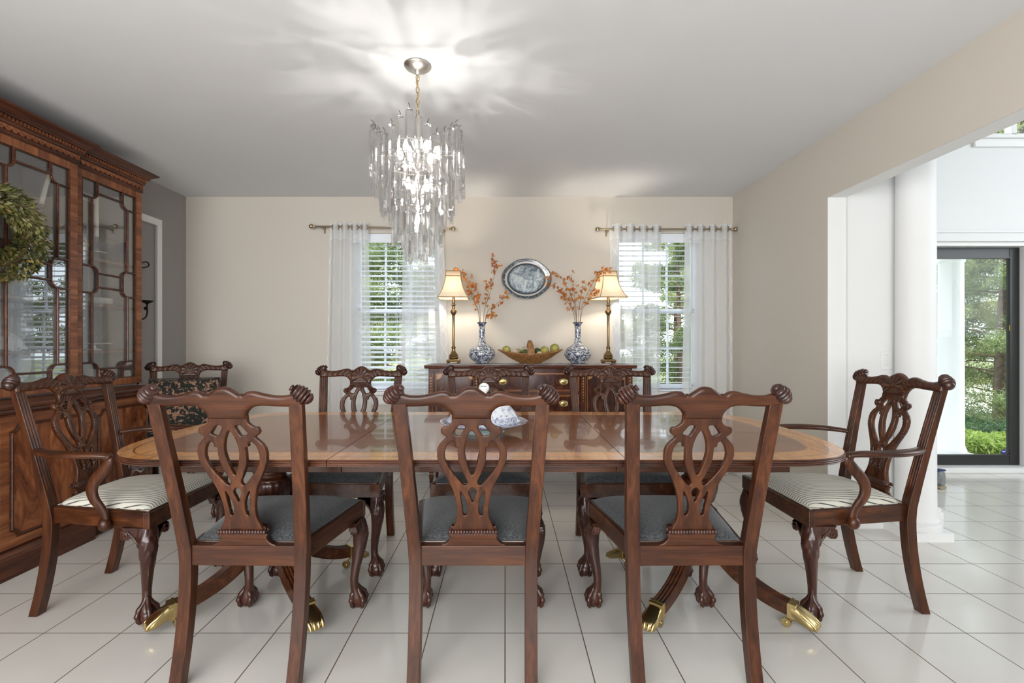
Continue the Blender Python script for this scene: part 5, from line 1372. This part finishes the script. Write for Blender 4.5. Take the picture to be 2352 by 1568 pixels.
for a,b,c in SEC:
    m=MB(); xf=(XCn if c else XS)+.005; n=int(round((b-a)/.036)); w=(b-a)/n
    for i in range(n):
        yc=a+w*(i+.5); pts=[(yc+.0165*math.cos(q),2.250-.026*abs(math.sin(q))**.8) for q in np.linspace(0,math.pi,10)]
        m.prism(pts,'x',xf,xf+.006); m.tube([(xf+.006,p,z) for p,z in pts],.0018,4)
    m.build('lunette_frieze',M['cab_y'],ct,world=True,smooth=30)
# wreath
wy,wz,wx=2.372,1.690,XCn+.045
t=thing('leaf_wreath','round dried olive leaf wreath hanging on the china cabinet door','wreath',(wx,wy,wz))
m=MB(); m.tube([(wx-.015,wy+.145*math.cos(a),wz+.145*math.sin(a)) for a in np.linspace(0,2*math.pi,40,endpoint=False)],.022,8,closed=True); m.tube([(wx-.028,wy,wz+.15),(XCn+.008,wy-.02,wz+.40),(XCn+.008,wy-.03,2.19)],.002,5); m.build('twig_ring',M['twig'],t,world=True)
rg=np.random.default_rng(31); m=MB()
for i in range(3600):
    a=rg.random()*2*math.pi; ph=rg.random()*2*math.pi; rr=.030+.042*rg.random()**.6
    R0_=.165+rr*1.05*math.cos(ph); X0=wx+.005+rr*.75*math.sin(ph)
    if X0<XCn+.010: X0=XCn+.010+.01*rg.random()
    c=Vector((X0,wy+R0_*math.cos(a),wz+R0_*math.sin(a)))
    rad=Vector((0,math.cos(a),math.sin(a))); tan=Vector((0,-math.sin(a),math.cos(a)))
    d=(tan*.8*-1+rad*(.9*math.cos(ph))+Vector((1,0,0))*(.7*abs(math.sin(ph)))+Vector(rg.normal(size=3)*.35)).normalized()
    s=d.orthogonal().normalized(); s=(Matrix.Rotation(rg.random()*6.28,3,d)@s); L_=.027*(.7+.6*rg.random()); w_=.0062
    m.cur=1 if rg.random()<.22 else 0
    m.add([c,c+d*L_*.5+s*w_,c+d*L_,c+d*L_*.5-s*w_],[(0,1,2,3)])
m.build('leaves',[M['wreath'],M['wreath2']],t,world=True,smooth=0,fixn=False)
# contents
def cl(name,label,cat,x,y,z,parts,grp='china and glass inside the cabinet'):
    t=thing(name,label,cat,(x,y,z),0,grp)
    for nm,mat,prof in parts:
        m=MB(); m.lathe([(r,z+h) for r,h in prof],32,c=(x,y)); m.build(nm,M[mat],t,world=True,smooth=50)
    return t
xi=-2.70
def candle(x,y,z,label,h0,hc,lean=0):
    t=thing('candlestick',label,'candlestick',(x,y,z),0,'candlesticks in the cabinet')
    m=MB(); m.lathe([(.034,z),(.036,z+.006),(.014,z+.014),(.009,z+.022),(.012,z+.034),(.006,z+.044),(.006,z+h0*.7),(.014,z+h0*.8),(.008,z+h0*.88),(.020,z+h0*.92),(.015,z+h0)],20,c=(x,y)); m.build('glass_holder',M['glassware'],t,world=True)
    m=MB(); m.tube([(x,y,z+h0-.012),(x,y+lean*.5,z+h0+hc*.5),(x,y+lean,z+h0+hc)],[.0125,.0120,.0105],14); m.tube([(x,y+lean,z+h0+hc),(x,y+lean,z+h0+hc+.012)],.0012,5); m.build('taper_candle',M['candle'],t,world=True)
candle(xi+.02,3.20,1.69,'tall ivory candle on glass candlestick on the top shelf of the right cabinet door',.17,.245)
candle(xi+.06,2.775,1.69,'leaning ivory candle behind the wreath door of the cabinet',.26,.19,.055)
cl('floral_vase','yellow and blue floral vase on the top cabinet shelf','vase',xi-.02,3.10,1.69,[('vase_body','yvase',[(.035,0),(.04,.01),(.055,.05),(.058,.09),(.045,.14),(.024,.18),(.020,.20),(.030,.24),(.028,.238),(.018,.2)])])
cl('glass_dish','small clear glass dish with chrome rim beside the candlestick','dish',xi+.06,3.16,1.69,[('glass_bowl','glassware',[(.03,0),(.034,.02),(.05,.05),(.048,.05)]),('metal_rim','steel',[(.051,.046),(.053,.052),(.048,.054)])])
t=thing('glass_basket','blue violet glass basket with looped handle on the top cabinet shelf','basket',(xi+.06,3.285,1.69),0,'china and glass inside the cabinet')
m=MB(); 
m.rings([[(xi+.06+rr*.75*math.cos(a)*(1+w*math.cos(3*a)),3.285+rr*.85*math.sin(a)*(1+w*math.cos(3*a)),1.69+h+w*.15*math.cos(2*a)) for a in np.linspace(0,2*math.pi,32,endpoint=False)] for rr,h,w in ((.035,0,0),(.038,.01,0),(.05,.05,.05),(.075,.085,.12),(.10,.11,.2))]); m.build('glass_bowl',M['blueglass'],t,world=True,smooth=60)
m=MB(); m.tube([(xi+.06,3.285+.095*math.cos(a),1.76+.085*math.sin(a)) for a in np.linspace(-.5,math.pi+.5,24)],.0035,7); m.build('glass_handle',M['glassware'],t,world=True)
for i,(dz,r) in enumerate(((0,.085),(.012,.088),(.024,.084))):
    m=MB(); z=1.40+dz; m.lathe([(r*.5,z),(r*.55,z+.003),(r*.9,z+.009),(r,z+.018),(r*.97,z+.019),(r*.5,z+.007)],32,c=(xi+.055,3.165)); o=m.build('white_plate',M['china'],None,smooth=50)
    setp(o,'white side plate %s on the middle cabinet shelf'%('at the bottom of the stack','in the middle of the stack','on top of the stack')[i],'plate','stacked white plates on the middle shelf')
cl('glass_bowl_footed','clear glass bowl left of the white plates on the middle shelf','bowl',xi+.03,3.02,1.40,[('bowl_body','glassware',[(.03,0),(.032,.004),(.01,.012),(.01,.03),(.05,.05),(.062,.08),(.06,.08)])])
cl('tall_jug','tall white and blue jug on the middle cabinet shelf','jug',xi-.06,3.06,1.40,[('jug_body','tchina',[(.035,0),(.055,.04),(.058,.10),(.040,.16),(.028,.20),(.034,.235),(.03,.235)])])
cl('cake_stand','white cake stand with glass cups on the third cabinet shelf','cake stand',xi+.05,3.14,1.108,[('stand_foot','china',[(.045,0),(.04,.006),(.015,.012),(.013,.03),(.03,.036)]),('stand_plate','china',[(.03,.034),(.10,.040),(.105,.046),(.10,.045)])])
cl('teapot','sprigged white teapot on the third cabinet shelf','teapot',xi+.0,3.01,1.108,[('teapot_body','tchina',[(.035,0),(.05,.02),(.062,.055),(.052,.09),(.03,.105)]),('teapot_lid','china',[(.032,.104),(.02,.118),(.006,.122),(.008,.132),(.003,.138)])])
cl('glass_cup','small glass cup standing on the cake stand','cup',xi+.06,3.17,1.155,[('cup_body','glassware',[(.015,0),(.022,.012),(.026,.045),(.024,.045)])])
cl('white_bowl','flared white bowl on the bottom cabinet shelf','bowl',xi+.03,3.17,.886,[('bowl_body','china',[(.035,0),(.03,.01),(.045,.04),(.075,.085),(.095,.095),(.07,.085),(.04,.04)])])
cl('lace_linen','folded white lace linen on the bottom cabinet shelf','linen',xi+.085,3.06,.886,[('linen_roll','china',[(.03,0),(.05,.012),(.055,.03),(.048,.045),(.02,.052)])])
for i,(y,z,lb) in enumerate(((2.64,1.40,'goblet beside the left bar of the wreath door on the middle shelf'),(2.71,1.40,'goblet at the middle of the wreath door on the middle shelf'),(2.78,1.40,'goblet right of centre of the wreath door on the middle shelf'),(2.63,1.108,'goblet at the left of the wreath door on the third shelf'),(2.74,1.108,'goblet right of centre of the wreath door on the third shelf'))):
    cl('glass_goblet','clear '+lb,'goblet',xi,y,z,[('goblet_body','glassware',[(.03,0),(.028,.004),(.004,.010),(.004,.075),(.020,.09),(.030,.12),(.032,.16),(.030,.19),(.028,.19)])],'goblets in the cabinet')
m=MB(); m.lathe([(.06,.0),(.10,.004),(.15,.016),(.17,.022),(.168,.026),(.10,.008)],40,M=Matrix.Translation((xi-.075,2.66,1.065)) @ Matrix.Rotation(math.radians(78),4,'Y')); o=m.build('serving_platter',M['tchina'],None,smooth=50); setp(o,'large sprigged platter leaning at the back of the bottom cabinet shelf','platter')
cl('tureen','white sprigged tureen on the bottom shelf behind the wreath door','tureen',xi+.03,2.58,.886,[('tureen_body','tchina',[(.05,0),(.045,.01),(.08,.035),(.095,.07),(.09,.08)]),('tureen_lid','tchina',[(.093,.08),(.07,.105),(.03,.12),(.01,.124),(.014,.138),(.004,.146)])])
# iron sconce on the left wall
t=thing('iron_sconce','black wrought iron candle sconce on the grey wall beside the cabinet','sconce',(-2.847,3.75,1.6))
m=MB(); m.tube([(-2.835,3.72,1.30),(-2.825,3.72,1.95)],.007,8); m.box(-2.847,3.705,1.52,-2.835,3.735,1.72)
for s,z in ((1,1.77),(-1,1.77)):
    P=[(-2.825,3.72,z-.05),(-2.82,3.72+s*.05,z-.035),(-2.815,3.72+s*.105,z-.02),(-2.815,3.72+s*.135,z),(-2.815,3.72+s*.115,z+.022),(-2.82,3.72+s*.07,z+.010),(-2.82,3.72+s*.02,z-.01)]
    m.tube(catmull(P,4),.005,7)
P=[(-2.825,3.72,1.36),(-2.80,3.77,1.34),(-2.79,3.80,1.38),(-2.79,3.80,1.46)]; m.tube(catmull(P,4),.006,7)
P=[(-2.825,3.72,1.36),(-2.80,3.67,1.34),(-2.79,3.64,1.38),(-2.79,3.64,1.46)]; m.tube(catmull(P,4),.006,7)
m.sphere((-2.825,3.72,1.96),.014,10,8); m.sphere((-2.80,3.80,1.425),.014,10,8)
m.build('scrolled_bracket',M['iron'],t,world=True,smooth=50)
for y in (3.64,3.80):
    m=MB(); m.lathe([(.008,1.455),(.012,1.462),(.034,1.474),(.045,1.482),(.044,1.486),(.010,1.468)],24,c=(-2.79,y)); m.build('candle_dish',M['iron'],t,world=True)
